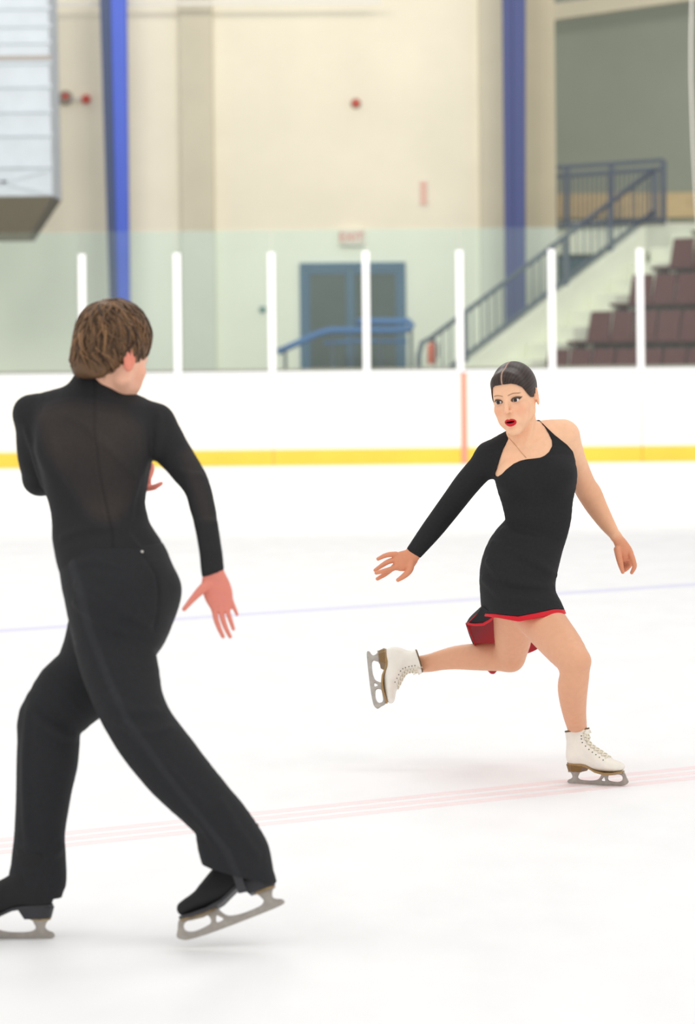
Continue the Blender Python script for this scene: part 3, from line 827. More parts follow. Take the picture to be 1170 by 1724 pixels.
def noise3(p, f, seed=0):
    """cheap smooth value noise from rotated sines"""
    rng = np.random.RandomState(seed); out = np.zeros(len(p), np.float32)
    for k in range(6):
        d = rng.normal(size=3); d /= np.linalg.norm(d); ph = rng.uniform(0, 6.28)
        q = p @ A32(d * f * (1 + .35 * k)); q = q + np.sin(p @ A32(np.roll(d, 1) * f * .7) + ph) * 1.3
        out += np.sin(q + ph) / (1 + .3 * k)
    return out / 3.2
# ================================================================== heads, hands, skates
def head_parts(fem=True):
    """a head about the origin, facing -Y, z up, in metres (chin at z=-.107, crown at z=.113)"""
    H = Field()
    H.u(Ell((0, .014, .032), (.0725, .090, .0765)), 0)
    H.u(Ell((0, -.020, -.005), (.0655, .066, .085)), .02)
    H.u(Ell((0, -.046, -.050), (.046, .036, .050)), .02)
    jw = .0445 if fem else .049
    for s in (-1, 1):
        H.u(cap((s * jw, -.004, -.050), (s * .012, -.066, -.093), .016, .0135), .016)
        H.u(cap((s * .061, .004, -.01), (s * jw, -.004, -.050), .011, .016), .014)
        H.u(Ell((s * .040, -.058, -.026), (.021, .017, .018)), .014)      # cheekbone
        H.u(Ell((s * .034, -.062, -.056), (.018, .014, .022)), .016)
    H.u(Ell((0, -.076, -.094), (.019, .014, .0135)), .012)                # chin
    H.u(cap((-.034, -.071, .0215), (.034, -.071, .0215), .010), .014)    # brow
    H.u(Ell((0, -.060, .058), (.045, .028, .030)), .02)
    # eye sockets
    for s in (-1, 1): H.s(Ell((s * .0315, -.094, .0035), (.0165, .014, .0115)), .012)
    # nose
    H.u(chain([(0, -.076, .016), (0, -.086, .002), (0, -.0965, -.016), (0, -.1035, -.0265)], [.0068, .0066, .0076, .0088]), .007)
    for s in (-1, 1): H.u(Ell((s * .0105, -.090, -.0295), (.0068, .0088, .0064)), .005)
    for s in (-1, 1): H.s(Ell((s * .0062, -.0985, -.0355), (.0030, .0052, .0030)), .002)
    # mouth: muzzle, lips, parted opening
    H.u(Ell((0, -.076, -.060), (.025, .016, .018)), .012)
    H.u(chain([(-.0215, -.0835, -.0615), (-.011, -.0900, -.0572), (-.0035, -.0925, -.0552), (0, -.0922, -.0562), (.0035, -.0925, -.0552), (.011, -.0900, -.0572), (.0215, -.0835, -.0615)], [.002, .0039, .0046, .0042, .0046, .0039, .002]), .003)
    H.u(chain([(-.020, -.0835, -.0640), (-.010, -.0900, -.0695), (0, -.0920, -.0712), (.010, -.0900, -.0695), (.020, -.0835, -.0640)], [.002, .0046, .0056, .0046, .002]), .003)
    H.s(Ell((0, -.0930, -.0628), (.0165, .016, .0030)), .0015)
    # lids around the eyeballs
    for s in (-1, 1):
        H.u(Ell((s * .0315, -.0715, .0035), (.0142, .0136, .0128)), .004)
        H.s(Ell((s * .0318, -.088, .0030), (.0144, .016, .0046)), .0008)
    # ears
    for s in (-1, 1):
        ax = np.array(Matrix.Rotation(s * math.radians(-24), 3, 'Z') @ Matrix.Rotation(math.radians(12), 3, 'X'))
        H.u(Ell((s * .0765, .012, -.008), (.0062, .0165, .0285), ax), .005)
        H.s(Ell((s * .0832, .008, -.004), (.0065, .0095, .0190), ax), .004)
        H.u(cap((s * .074, -.004, -.012), (s * .0755, .000, -.002), .0045), .004)
    return H

def hand_field(F_, joints, k=.0028, rs=1.0):
    """fingers given as chains of (px, py, depth, radius px)"""
    for ch in joints: F_.u(TC([(a, b, c, r * rs) for a, b, c, r in ch], sub=4), k)
    return F_

def lathe_mesh(name, ring_pts): pass

def outline_mesh(name, outer, holes, thick):
    """flat plate with holes from 2D outlines in x,z; thickness along y"""
    c = bpy.data.curves.new(name, 'CURVE'); c.dimensions = '2D'; c.fill_mode = 'BOTH'; c.extrude = thick / 2; c.bevel_depth = thick * .18; c.bevel_resolution = 1
    for pts in [outer] + holes:
        s = c.splines.new('POLY'); s.points.add(len(pts) - 1); s.use_cyclic_u = True
        for q, (x, z) in zip(s.points, pts): q.co = (x, z, 0, 1)
    o = bpy.data.objects.new(name, c); COL.objects.link(o)
    dg = bpy.context.evaluated_depsgraph_get(); me = bpy.data.meshes.new_from_object(o.evaluated_get(dg))
    bpy.data.objects.remove(o); bpy.data.curves.remove(c)
    me.transform(Matrix.Rotation(math.pi / 2, 4, 'X'))
    return me
def smooth_poly(pts, n=4):
    pts = np.array(pts, float); k = len(pts); out = []
    for i in range(k):
        p0, p1, p2, p3 = pts[(i - 1) % k], pts[i], pts[(i + 1) % k], pts[(i + 2) % k]
        for t in np.arange(n) / n:
            out.append(.5 * ((2 * p1) + (-p0 + p2) * t + (2 * p0 - 5 * p1 + 4 * p2 - p3) * t * t + (-p0 + 3 * p1 - 3 * p2 + p3) * t ** 3))
    return [tuple(x) for x in out]

def sole_z(x):
    """height of the underside of the boot along its length"""
    return np.interp(x, [-.13, -.045, -.02, .02, .06, .10, .145], [.082, .080, .076, .058, .0515, .053, .063])
def boot_field(shaft_h=.215, closed=False, sx=-.077):
    B = Field()
    W = [(0, 1, 0)] * 9
    B.u(Tube([(-.080, 0, .118), (-.045, 0, .112), (-.005, 0, .100), (.035, 0, .088), (.070, 0, .080), (.098, 0, .077), (.112, 0, .0765)],
             [.031, .033, .034, .040, .041, .036, .027], [.040, .045, .044, .034, .026, .0215, .018], W[:7], 5), 0)
    B.u(Tube([(-.080, 0, .105), (sx * .5 - .04, 0, .140), (sx * .85 - .012, 0, .172), (sx, 0, shaft_h), (sx, 0, shaft_h + .02)], [.031, .030, .033, .038, .039], [.036, .040, .044, .050, .051], W[:5], 5), .03)
    B.u(Tube([(-.040, 0, .150), (.000, 0, .125), (.045, 0, .102)], [.020, .021, .020], [.012, .012, .010], W[:3], 4), .02)
    B.i(Fn(lambda p: (sole_z(p[:, 0]).astype(np.float32) - p[:, 2]) * .9), .006)
    B.i(Plane((sx, 0, shaft_h), (-.16, 0, 1)), .004)
    if not closed:
        B.s(Tube([(sx * .7 - .024, 0, .155), (sx, 0, shaft_h), (sx, 0, shaft_h + .05)], [.027, .033, .034], [.037, .045, .046], W[:3], 4), .004)
    return B

M['leather'] = mat('white_boot_leather', lin(238, 233, 222), rough=.42, noise=.05, nscale=22, bump=.05, bscale=90)
M['leather_blk'] = mat('black_boot_leather', lin(30, 30, 32), rough=.8, noise=.15, nscale=30)
M['heel_blk'] = mat('dark_heel', lin(52, 52, 56), rough=.5, noise=.12, nscale=30)
M['heel'] = mat('brown_stacked_heel', lin(126, 96, 50), rough=.4, noise=.12, nscale=40, stretch=(1, 1, 6))
M['sole'] = mat('tan_welt', lin(160, 128, 82), rough=.5)
M['steel'] = mat('blade_steel', lin(168, 162, 155), rough=.32, metal=.75, noise=.12, nscale=60)
M['brass'] = mat('worn_brass_plate', lin(170, 146, 104), rough=.35, metal=.6, noise=.3, nscale=60)
M['lace'] = mat('cream_lace', lin(240, 234, 218), rough=.8)
M['eyelet'] = mat('dark_eyelet', lin(72, 66, 56), rough=.5)
M['lining'] = mat('brown_boot_lining', lin(112, 92, 66), rough=.9)
M['tongue'] = mat('cream_tongue', lin(232, 224, 206), rough=.8)

BLADE_OUT = smooth_poly([(-.118, .0025), (-.098, 0), (-.05, -.001), (.02, -.0015), (.08, -.0005), (.118, .002), (.137, .006), (.150, .016), (.149, .024), (.142, .036), (.136, .050), (.126, .058), (.110, .0555), (.100, .0525), (.070, .0515),
                         (.044, .0515), (.036, .049), (.030, .036), (.018, .022), (-.008, .0155), (-.040, .0145), (-.066, .017), (-.076, .026), (-.070, .040), (-.066, .052), (-.092, .054), (-.114, .053), (-.102, .040), (-.098, .026), (-.106, .018), (-.116, .014), (-.121, .008)], 3)
BLADE_H = [smooth_poly([(.066, .0185), (.090, .0150), (.112, .0165), (.126, .024), (.128, .036), (.120, .045), (.100, .046), (.080, .0455), (.066, .043), (.060, .034), (.060, .025)], 3),
           smooth_poly([(.030, .0185), (.045, .0150), (.050, .0200), (.046, .031), (.042, .033)], 3)]
blade_me = None
def make_skate(mtx, parent, white=True, label=None, laces=True, sx=-.077):
    """one figure skate: boot mesh with heel, sole, blade, laces and eyelets under it"""
    global blade_me
    B = boot_field(closed=not white, sx=sx)
    v, q = mesh_field(B, .0028 if white else .0038)
    me = to_mesh('ice_skate', v, q)
    if not white: tone = None
    boot = link('ice_skate', me, M['leather'] if white else M['leather_blk'])
    boot.matrix_world = Matrix.Identity(4)
    kids = []
    def kid(o):
        o.parent = boot; kids.append(o); return o
    # welt along the underside
    xs = np.linspace(-.112, .138, 40); pts = []
    def halfw(x): return float(np.interp(x, [-.118, -.112, -.09, -.05, 0, .04, .075, .10, .117, .127, .131], [.004, .018, .029, .031, .030, .037, .0405, .036, .026, .012, .003]))
    low, up = [], []
    mb = MB(); ring = [(x, -halfw(x)) for x in np.linspace(-.118, .131, 44)] + [(x, halfw(x)) for x in np.linspace(.131, -.118, 44)]
    bt = [(x, y * 1.02, float(sole_z(x)) - .005) for x, y in ring]; tp = [(x, y * 1.03, float(sole_z(x)) + .003) for x, y in ring]
    n = len(ring); vs = bt + tp; fs = [(i, (i + 1) % n, n + (i + 1) % n, n + i) for i in range(n)]
    h = n // 2
    for i in range(h - 1): fs += [(i, n - 1 - i, n - 2 - i, i + 1), (n + i, n + i + 1, 2 * n - 2 - i, 2 * n - 1 - i)]
    kid(mb.add(vs, fs).build('sole', M['sole'] if white else M['heel_blk'], smooth=False))
    # heel block
    ring = [(x, -halfw(x)) for x in np.linspace(-.117, -.046, 14)] + [(x, halfw(x)) for x in np.linspace(-.046, -.117, 14)]
    bt = [(-.082 + (x + .082) * .90, y * .82, .050 + (x + .082) * .0) for x, y in ring]; tp = [(x + (-.004 if x < -.1 else .012 if x > -.06 else 0), y * 1.03, float(sole_z(x)) - .004) for x, y in ring]
    n = len(ring); mb = MB()
    kid(mb.add(bt + tp, [(i, (i + 1) % n, n + (i + 1) % n, n + i) for i in range(n)] + [tuple(range(n))[::-1], tuple(range(n, 2 * n))]).build('heel', M['heel'] if white else M['heel_blk'], smooth=False))
    if blade_me is None:
        blade_me = outline_mesh('blade', BLADE_OUT, BLADE_H, .0042)
    bo = link('blade', blade_me.copy(), M['steel']); kid(bo)
    # toe-pick teeth and mounting plates
    for k in range(5):
        a = Vector((.136 + k * .0032, 0, .0045 + k * .0035))
    mp = MB()
    ringp = [(x, y) for x, y in [(.040, -.010), (.05, -.024), (.08, -.030), (.11, -.024), (.128, -.012), (.130, 0), (.128, .012), (.11, .024), (.08, .030), (.05, .024), (.040, .010)]]
    mp.hexa([(x, y, float(sole_z(x)) - .0085) for x, y in ringp], [(x, y, float(sole_z(x)) - .0045) for x, y in ringp]); kid(mp.build('sole_plate', M['brass'] if not white else M['steel']))
    ringp = [(-.112, -.012), (-.09, -.022), (-.066, -.016), (-.060, 0), (-.066, .016), (-.09, .022), (-.112, .012)]
    kid(MB().hexa([(x, y, .046) for x, y in ringp], [(x, y, .0505) for x, y in ringp]).build('heel_plate', M['brass'] if not white else M['steel']))
    if white and laces:
        # tongue lining, lace rows and eyelets follow the instep
        rows = 11; Ls = []
        guides = [(np.interp(t, [0, .35, .62, 1], [.066, .010, sx + .047, sx + .045]), np.interp(t, [0, .35, .62, 1], [.112, .150, .185, .232])) for t in np.linspace(0, 1, rows)]
        left, right, mid = [], [], []
        for gx, gz in guides:
            left.append((gx - .004, -.0195, gz)); right.append((gx - .004, .0195, gz)); mid.append((gx, 0, gz))
        L, _ = snap(B, left, 5, .0022); R, _ = snap(B, right, 5, .0022); C, nrm = snap(B, mid, 5, .0036)
        # tongue strip
        mb = MB(); vs = []; fs = []
        for k in range(rows):
            for f_ in np.linspace(-1, 1, 5):
                p = snap(B, [(guides[k][0] - abs(f_) * .003, f_ * .013, guides[k][1])], 5, .0012)[0][0]; vs.append(tuple(p))
        for k in range(rows - 1):
            for j in range(4): fs.append((k * 5 + j, k * 5 + j + 1, k * 5 + 6 + j, k * 5 + 5 + j))
        me_t = bpy.data.meshes.new('tongue'); me_t.from_pydata(vs, [], fs); to = link('tongue', me_t, M['tongue'], smooth=True); kid(to)
        for k in range(rows - 1):
            for a, b, c in ((L[k], R[k + 1], (C[k] + C[k + 1]) / 2), (R[k], L[k + 1], (C[k] + C[k + 1]) / 2 + nrm[k] * .0012)):
                kid(MB().tube([tuple(a), tuple(a * .6 + c * .4 + nrm[k] * .0012), tuple(c), tuple(b * .6 + c * .4 + nrm[k] * .0012), tuple(b)], .0026, 6).build('lace', M['lace'], smooth=True))
        # bow
        top = C[rows - 3] + nrm[rows - 3] * .004
        for s in (-1, 1):
            kid(MB().tube([tuple(top), tuple(top + np.array([.012, s * .014, .008])), tuple(top + np.array([.010, s * .026, -.004])), tuple(top + np.array([.004, s * .012, -.006])), tuple(top)], .0022, 6).build('lace_bow', M['lace'], smooth=True))
            kid(MB().tube([tuple(top), tuple(top + np.array([.014, s * .006, -.008])), tuple(top + np.array([.016, s * .012, -.026]))], .0018, 6).build('lace_bow', M['lace'], smooth=True))
        el = []
        for k in range(rows - 2):
            for s in (-1, 1): el.append((guides[k][0] - .010, s * .0255, guides[k][1] - .012))
        E, en = snap(B, el, 5, 0)
        eme = None
        for p, nn in zip(E, en):
            if eme is None:
                e = MB().tube([(0, 0, -.0006), (0, 0, .0009), (0, 0, .0012)], [.0024, .0024, .0012], 8).build('eyelet', M['eyelet']); eme = e.data
            else: e = link('eyelet', eme)
            e.matrix_world = Matrix.Translation(Vector(p)) @ Vector(nn).to_track_quat('Z', 'Y').to_matrix().to_4x4(); kid(e)
        # dark lining seen inside the collar, padded rim
        a = np.linspace(0, 2 * math.pi, 33)[:-1]
        rim = [(sx + .0475 * math.cos(t), .0355 * math.sin(t), .2150 + .16 * .0475 * math.cos(t)) for t in a]
        kid(MB().tube(rim + [rim[0]], .0034, 8, cap=False).build('collar_rim', M['lining'], smooth=True))
    for o in [boot]:
        o.parent = parent
        o.matrix_parent_inverse = Matrix.Translation(parent.location).inverted()
        o.matrix_basis = mtx
    if label: boot['label'] = label
    return boot
def frame(origin, xdir, zdir, scale):
    x = Vector(xdir).normalized(); z = Vector(zdir); z = (z - x * z.dot(x)).normalized(); y = z.cross(x)
    R = Matrix((x, y, z)).transposed()
    return Matrix.Translation(origin) @ R.to_4x4() @ Matrix.Scale(scale, 4)
def reparent(o, parent):
    o.parent = parent; o.matrix_parent_inverse = Matrix.Translation(parent.location).inverted(); return o
# ================================================================== the woman
M['skin'] = mat('skin', (.8, .5, .35), rough=.5, spec=.3, attr='Col', noise=.035, nscale=60, sss=.06)
M['black_knit'] = mat('black_stretch_knit', lin(37, 37, 39), rough=.85, spec=.25, noise=.10, nscale=120, bump=.08, bscale=420)
M['red_satin'] = mat('red_satin', lin(206, 20, 38), rough=.55, spec=.3)
M['red_lining'] = mat('deep_red_lining', lin(166, 6, 24), rough=.6, spec=.25)
M['hair_w'] = mat('sleek_dark_hair', (.05, .035, .03), rough=.40, spec=.38, attr='Col')
M['eye'] = mat('eyeball', (.8, .8, .8), rough=.12, spec=.5, attr='Col')
M['chain'] = mat('thin_chain', lin(196, 150, 110), rough=.35, metal=.6)

SKIN = np.array(lin(246, 196, 160)[:3]); TIGHTS = np.array(lin(226, 170, 136)[:3]); PINK = np.array(lin(238, 150, 122)[:3])
def put(mtx, pts):
    m = np.array(mtx, float); return np.asarray(pts, float) @ m[:3, :3].T + m[:3, 3]
def unput(mtx, pts):
    m = np.linalg.inv(np.array(mtx, float)); return np.asarray(pts, float) @ m[:3, :3].T + m[:3, 3]
def ss(a, b, x): t = np.clip((x - a) / (b - a), 0, 1); return t * t * (3 - 2 * t)

def face_paint(c, L, base, makeup=True):
    """own colours of a face: lips, brows, eye make-up, cheeks; also shade painted into nostrils and mouth; L are points in the frame of the head"""
    x, y, z = L[:, 0], L[:, 1], L[:, 2]; front = y < -.035
    def mix(m, col):
        m = (m * front)[:, None]; c[:] = c * (1 - m) + np.array(col) * m
    for s in (-1, 1):
        r = ((x - s * .043) / .024) ** 2 + ((z + .030) / .022) ** 2
        mix(.40 * np.exp(-r * 1.2), PINK)
    mix(.25 * np.exp(-((x / .012) ** 2 + ((z + .028) / .012) ** 2)), PINK)
    if makeup:
        for s in (-1, 1):
            u = (x - s * .0318) * s                                     # outward positive
            zz = z - .0045 - .0022 * u / .016
            r = (u / .0190) ** 2 + (zz / np.where(zz > 0, .0105, .0075)) ** 2
            mix(.9 * (1 - ss(.55, 1.05, r)), lin(42, 26, 24)[:3])
            wing = ss(.010, .014, u) * (1 - ss(.0175, .0215, u)) * np.exp(-((z - .006 - .30 * (u - .012)) / .0018) ** 2)
            mix(.9 * wing, lin(40, 26, 24)[:3])
            r2 = (u / .019) ** 2 + ((z + .006) / .007) ** 2
            mix(.22 * np.exp(-r2), lin(150, 96, 84)[:3])
            b = ss(.006, .012, np.abs(x)) * (1 - ss(.046, .052, np.abs(x))) * np.exp(-((z - (.0205 + .0045 * np.sin(np.clip((np.abs(x) - .010) / .038, 0, 1) * 2.9))) / .0018) ** 2)
            mix(.75 * b * (x * s > 0), lin(96, 62, 46)[:3])
        zz = z + .0634
        r = (x / .0228) ** 2 + (zz / np.where(zz > 0, .0125 - .0022 * np.exp(-(x / .003) ** 2), .0142)) ** 2
        mix((1 - ss(.82, 1.0, r)) * (y < -.074), lin(204, 30, 44)[:3])
        inner = (np.abs(z + .0628) < .0032) & (np.abs(x) < .0165) & (y > -.0885)
        mix(inner * .95, lin(52, 14, 16)[:3])  # mouth opening darkened, its shade put into the colour
    nos = 0
    for s in (-1, 1): nos = nos + np.exp(-(((x - s * .0062) / .0028) ** 2 + ((z + .0345) / .0022) ** 2)) * (y < -.088)
    mix(np.clip(nos, 0, 1) * .75, lin(110, 48, 38)[:3])  # nostrils darkened, the shade inside them put into the colour
    return c

YW0 = 12.69
HW = Matrix.Translation(P(867, 668.8, 12.64)) @ Matrix.Rotation(math.radians(-8), 4, 'Y') @ Matrix.Rotation(math.radians(-24), 4, 'Z') @ Matrix.Rotation(math.radians(8), 4, 'X') @ Matrix.Diagonal((.96, .94, 1.045, 1))
woman = empty('person', (P(905, 1000, 12.62).x, 12.62, 0), 'woman skating in a one sleeved black dress with red hem, rear leg bent', 'person')

def torso_w(full=True):
    T = Field()
    T.u(TLR(([((846, 752), (948, 742), 12.70, .62), ((836, 790), (967, 785), 12.69, .66), ((837, 812), (969, 808), 12.69, .68), ((846, 840), (963, 840), 12.70, .70),
             ((852, 868), (960, 868), 12.70, .72), ((850, 890), (954, 894), 12.71, .78), ((838, 912), (948, 912), 12.72, .9), ((818, 937), (941, 940), 12.72, 1.05),
             ((809, 965), (935, 968), 12.72, 1.2), ((810, 1000), (931, 1002), 12.72, 1.35), ((812, 1026), (936, 1024), 12.72, 1.5), ((813, 1050), (940, 1046), 12.72, 1.5)])[:99 if full else 9]), 0)
    T.u(BALL(864, 802, 12.635, 27), .03); T.u(BALL(934, 800, 12.64, 29), .03)
    T.u(TC([(874, 748, 12.70, 22), (850, 757, 12.70, 24), (828, 771, 12.71, 27)]), .03)
    T.u(TC([(890, 741, 12.71, 26), (920, 734, 12.72, 27), (947, 734, 12.73, 28)]), .025)
    T.u(TC([(948, 738, 12.735, 26), (958, 760, 12.75, 22)]), .02)
    return T
def arm_l(): return TLR([((940, 756), (976, 746), 12.745, 1), ((946, 780), (986, 770), 12.77, 1), ((955, 804), (995, 794), 12.81, .98), ((966, 826), (1003, 811), 12.85, .95), ((974, 840), (1012, 824), 12.87, .92), ((988, 861), (1021, 846), 12.87, .95), ((1010, 888), (1034, 876), 12.84, .95), ((1028, 906), (1044, 898), 12.80, .85)])
def arm_r(): return TLR([((812, 752), (842, 792), 12.71, .95), ((790, 778), (822, 806), 12.73, .95), ((770, 802), (802, 827), 12.77, .95), ((749, 832), (782, 851), 12.82, .95), ((731, 858), (763, 874), 12.83, .93), ((712, 885), (739, 903), 12.80, .9), ((688, 922), (707, 937), 12.76, .8)])
thigh_l = lambda: TC([(878, 985, 12.74, 44), (890, 1015, 12.70, 42), (918, 1052, 12.60, 37.5), (949, 1090, 12.49, 33), (966, 1112, 12.43, 27.5)])
thigh_r = lambda: TC([(868, 985, 12.84, 44), (866, 1035, 12.95, 36), (864, 1070, 13.03, 32), (861, 1096, 13.08, 27), (858, 1106, 13.10, 24.5)])

Bd = torso_w(False)
# neck and the cords in it
Bd.u(TC([(878, 690, 12.665, 21.5), (881, 716, 12.675, 22.5), (881, 745, 12.69, 28)]), .022)
s_ = hit(Bd, [(899, 700), (895, 716), (890, 734), (884, 750)], 12.4, -.001); Bd.u(chain(s_, [.001, .004, .004, .002]), .016)
for pts in ([(889, 752), (900, 747), (914, 739)], [(873, 753), (866, 752), (859, 752)]):
    s_ = hit(Bd, dense(pts, 8), 12.4, -.003); Bd.u(chain(s_, taper(.0032, 8), 1), .012)
Bd.u(arm_l(), .018); Bd.u(arm_r(), .018)
# legs
Bd.u(thigh_l(), .02); Bd.u(thigh_r(), .012)
Bd.u(TLR([((943, 1120), (993, 1112), 12.43, 1), ((942, 1138), (992, 1136), 12.44, 1), ((939, 1154), (990, 1156), 12.46, 1), ((941, 1174), (988, 1176), 12.49, 1), ((947.5, 1202), (987, 1202), 12.54, .98), ((955, 1226), (988, 1224), 12.61, .95), ((960, 1244), (986, 1242), 12.63, .9), ((963, 1264), (984, 1262), 12.635, .9)]), .014)
Bd.u(BALL(979, 1113, 12.405, 15), .014)
Bd.u(TC([(858, 1106, 13.10, 24), (830, 1106, 13.12, 23.5), (800, 1106, 13.15, 22.5), (770, 1107, 13.18, 20), (745, 1111, 13.21, 17), (724, 1116, 13.23, 15.2), (700, 1119, 13.25, 13.5)]), .014)
Bd.u(BALL(863, 1112, 13.075, 18), .012)
# her right hand (back of the hand seen), thumb below
Bd.u(TLR([((688, 923), (706, 937), 12.76, .75), ((678, 928), (697, 954), 12.755, .45), ((667, 931), (686, 959), 12.75, .4), ((659, 934), (674, 958), 12.75, .36)]), .008)
hand_field(Bd, [[(666, 933.5, 12.75, 5), (657, 933.5, 12.745, 4.4), (648, 935.5, 12.745, 3.9), (636.5, 941, 12.75, 3)],
                [(664, 942.5, 12.75, 4.8), (653, 946, 12.745, 4.3), (643, 952, 12.745, 3.8), (631.5, 960, 12.755, 2.9)],
                [(669, 954, 12.75, 4.9), (657, 958.5, 12.735, 4.4), (646, 961.5, 12.722, 3.9), (633.5, 964.5, 12.715, 3.1)],
                [(668, 950, 12.765, 5), (658, 959, 12.775, 4.4), (648, 967, 12.775, 3.9), (635.5, 974.5, 12.77, 3.1)],
                [(692, 948, 12.75, 7), (689, 960, 12.74, 6), (681, 969, 12.735, 4.8), (670, 976.5, 12.73, 3.3)]])
# her left hand, fingers curled under
Bd.u(TLR([((1029, 906), (1044, 898), 12.80, .85), ((1036, 922), (1056, 912), 12.79, .55), ((1040, 936), (1064, 924), 12.785, .5), ((1043, 944), (1066, 934), 12.785, .42)]), .008)
hand_field(Bd, [[(1061, 931, 12.78, 5.2), (1066, 944, 12.765, 4.6), (1068, 954, 12.76, 4), (1063.5, 964, 12.765, 3)],
                [(1057, 937, 12.79, 5), (1061, 948, 12.80, 4.4), (1057, 955, 12.805, 3.9), (1052.5, 960, 12.80, 3)],
                [(1052, 939, 12.80, 5), (1058, 948, 12.82, 4.2), (1054, 953, 12.83, 3.7), (1051, 957, 12.825, 2.9)],
                [(1046, 938, 12.81, 4.6), (1052, 945, 12.83, 3.7), (1051, 951, 12.835, 3.2), (1048, 954, 12.83, 2.6)],
                [(1040, 925, 12.78, 6.8), (1042, 938, 12.765, 5.8), (1045, 951, 12.76, 4.7), (1048.5, 963, 12.765, 3.2)]])
head_w = Field(HW); head_w.u(head_parts(True), 0)
Bd.u(head_w, .012)

v, q = mesh_field(Bd, .0030)
me = to_mesh('body', v, q)
def head_mask(v):
    L = unput(HW, v); return (L[:, 1] < .0) & (L[:, 2] < .085) & (L[:, 2] > -.112) & (np.abs(L[:, 0]) < .075)
def hand_mask(v):
    px, py = project(v); return (np.hypot(px - 662, py - 950) < 40) | (np.hypot(px - 1054, py - 940) < 34)
refine(me, lambda v: head_mask(v) | hand_mask(v))
v = verts_of(me); L = unput(HW, v)
mk2 = np.nonzero((L[:, 2] > -.118) & (L[:, 2] < .12) & (np.abs(L[:, 0]) < .11) & (np.abs(L[:, 1]) < .13) | hand_mask(v))[0]
for _ in range(2):
    for ch in np.array_split(mk2, max(1, len(mk2) // 30000)):
        g, n = grad(Bd, v[ch], .0005); G = np.maximum((g * g).sum(1, keepdims=True), .3)
        v[ch] -= np.clip(ev(Bd, v[ch])[:, None] / G, -.0015, .0015) * g
me.vertices.foreach_set('co', v.astype(np.float32).ravel()); me.update()
px, py = project(v); c = np.tile(SKIN, (len(v), 1))
leg = ss(1015, 1025, py)[:, None]; c = c * (1 - leg) + TIGHTS * leg
for (hx, hy, R) in ((658, 952, 66), (1056, 945, 52)):                                        # tanned hands
    m = (.9 * (1 - ss(.7, 1, np.hypot(px - hx, py - hy) / R)))[:, None]; c = c * (1 - m) + np.array(lin(216, 142, 108)[:3]) * m
m = (.75 * (1 - ss(.6, 1.5, np.hypot((px - 1010) / 1.0, (py - 850) / 1.2) / 55)))[:, None]; c = c * (1 - m) + np.array(lin(230, 172, 136)[:3]) * m
L = unput(HW, v); hm = (L[:, 2] > -.115) & (np.abs(L[:, 0]) < .09) & (np.abs(L[:, 1]) < .12)
cf = c[hm].copy(); c[hm] = face_paint(cf, L[hm], SKIN)
ear = (L[:, 0] > .068) & hm & (L[:, 2] > -.04); c[ear] = c[ear] * .75 + PINK * .25
paint(me, c)
body = link('body', me, M['skin']); reparent(body, woman)
tag(body, 'fair skin, tan tights on the legs')

# eyes
def make_eye(mtx, s, parent, gaze):
    me = bpy.data.meshes.new('eye'); bm = bmesh.new(); bmesh.ops.create_uvsphere(bm, u_segments=40, v_segments=28, radius=.0122); bm.to_mesh(me); bm.free()
    v = verts_of(me); g = np.array(gaze, float); g /= np.linalg.norm(g)
    a = np.degrees(np.arccos(np.clip((v / .0122) @ g, -1, 1)))
    c = np.tile(np.array(lin(236, 232, 230)[:3]), (len(v), 1))
    c[a < 36] = lin(52, 32, 24)[:3]; c[a < 16] = lin(12, 9, 9)[:3]
    paint(me, c)
    o = link('eye', me, M['eye'], smooth=True)
    o.matrix_world = Matrix(mtx) @ Matrix.Translation((s * .0317, -.0725, .0032))
    mw = o.matrix_world.copy(); o.parent = parent; o.matrix_parent_inverse = Matrix.Translation(parent.location).inverted(); o.matrix_basis = mw
    return o
for s in (-1, 1): make_eye(HW, s, woman, (-.02, -1, -.01))
# lashes: a dark fringe along each upper lid
for s in (-1, 1):
    mb = MB()
    for t in np.linspace(-1, 1, 15):
        x = s * .0318 + t * .0142; z = .0032 + .0054 * math.sqrt(max(0, 1 - t * t)) + .0006
        a = Vector((x, -.0845 + .0035 * t * t, z)); b = a + Vector((t * .003, -.0035, .0032 - .001 * abs(t)))
        mb.tube([HW @ a, HW @ (a * .5 + b * .5 + Vector((0, -.0008, -.0004))), HW @ b], [.0006, .0005, .0002], 4)
    reparent(mb.build('eyelashes', M['eyelet']), woman)

# hair: a sleek cap combed back from a centre parting into a low bun
hp = Field()
hp.u(Ell((0, .014, .032), (.0762, .0942, .0803)), 0)
hp.u(Ell((0, -.020, -.005), (.069, .0692, .088)), .02); hp.u(Ell((0, -.060, .058), (.0525, .0354, .0378)), .02)
def hairline(p):
    ax, y = np.abs(p[:, 0]), p[:, 1]
    zf = np.interp(ax, [0, .03, .045, .056, .063, .069, .073], [.0585, .057, .050, .037, .018, -.002, -.012])
    w_ = ss(-.012, .02, y); zbk = np.interp(y, [.0, .03, .08], [-.012, -.045, -.062])
    return ((zf * (1 - w_) + zbk * w_ - p[:, 2]) * .6).astype(np.float32)
hp.i(Fn(hairline), .003)
hp.s(Fn(lambda p: (np.abs(p[:, 0]) - .0006 + np.maximum(p[:, 1] - .02, 0)).astype(np.float32)), .0016)
hp.u(Ell((0, .105, .0), (.034, .026, .032)), .01)
hw = Field(HW); hw.u(hp, 0)
v, q = mesh_field(hw, .0019)
L = unput(HW, v); rng = np.random.RandomState(3)
phi = np.arctan2(L[:, 0], L[:, 2] + .01)
st = .5 + .25 * np.sin(phi * 61 + 2 * np.sin(L[:, 1] * 40)) + .15 * np.sin(phi * 137 + 1.3 + 3 * np.sin(L[:, 1] * 23)) + .12 * np.sin(phi * 23 + .4)
st = np.clip(st, 0, 1)[:, None]
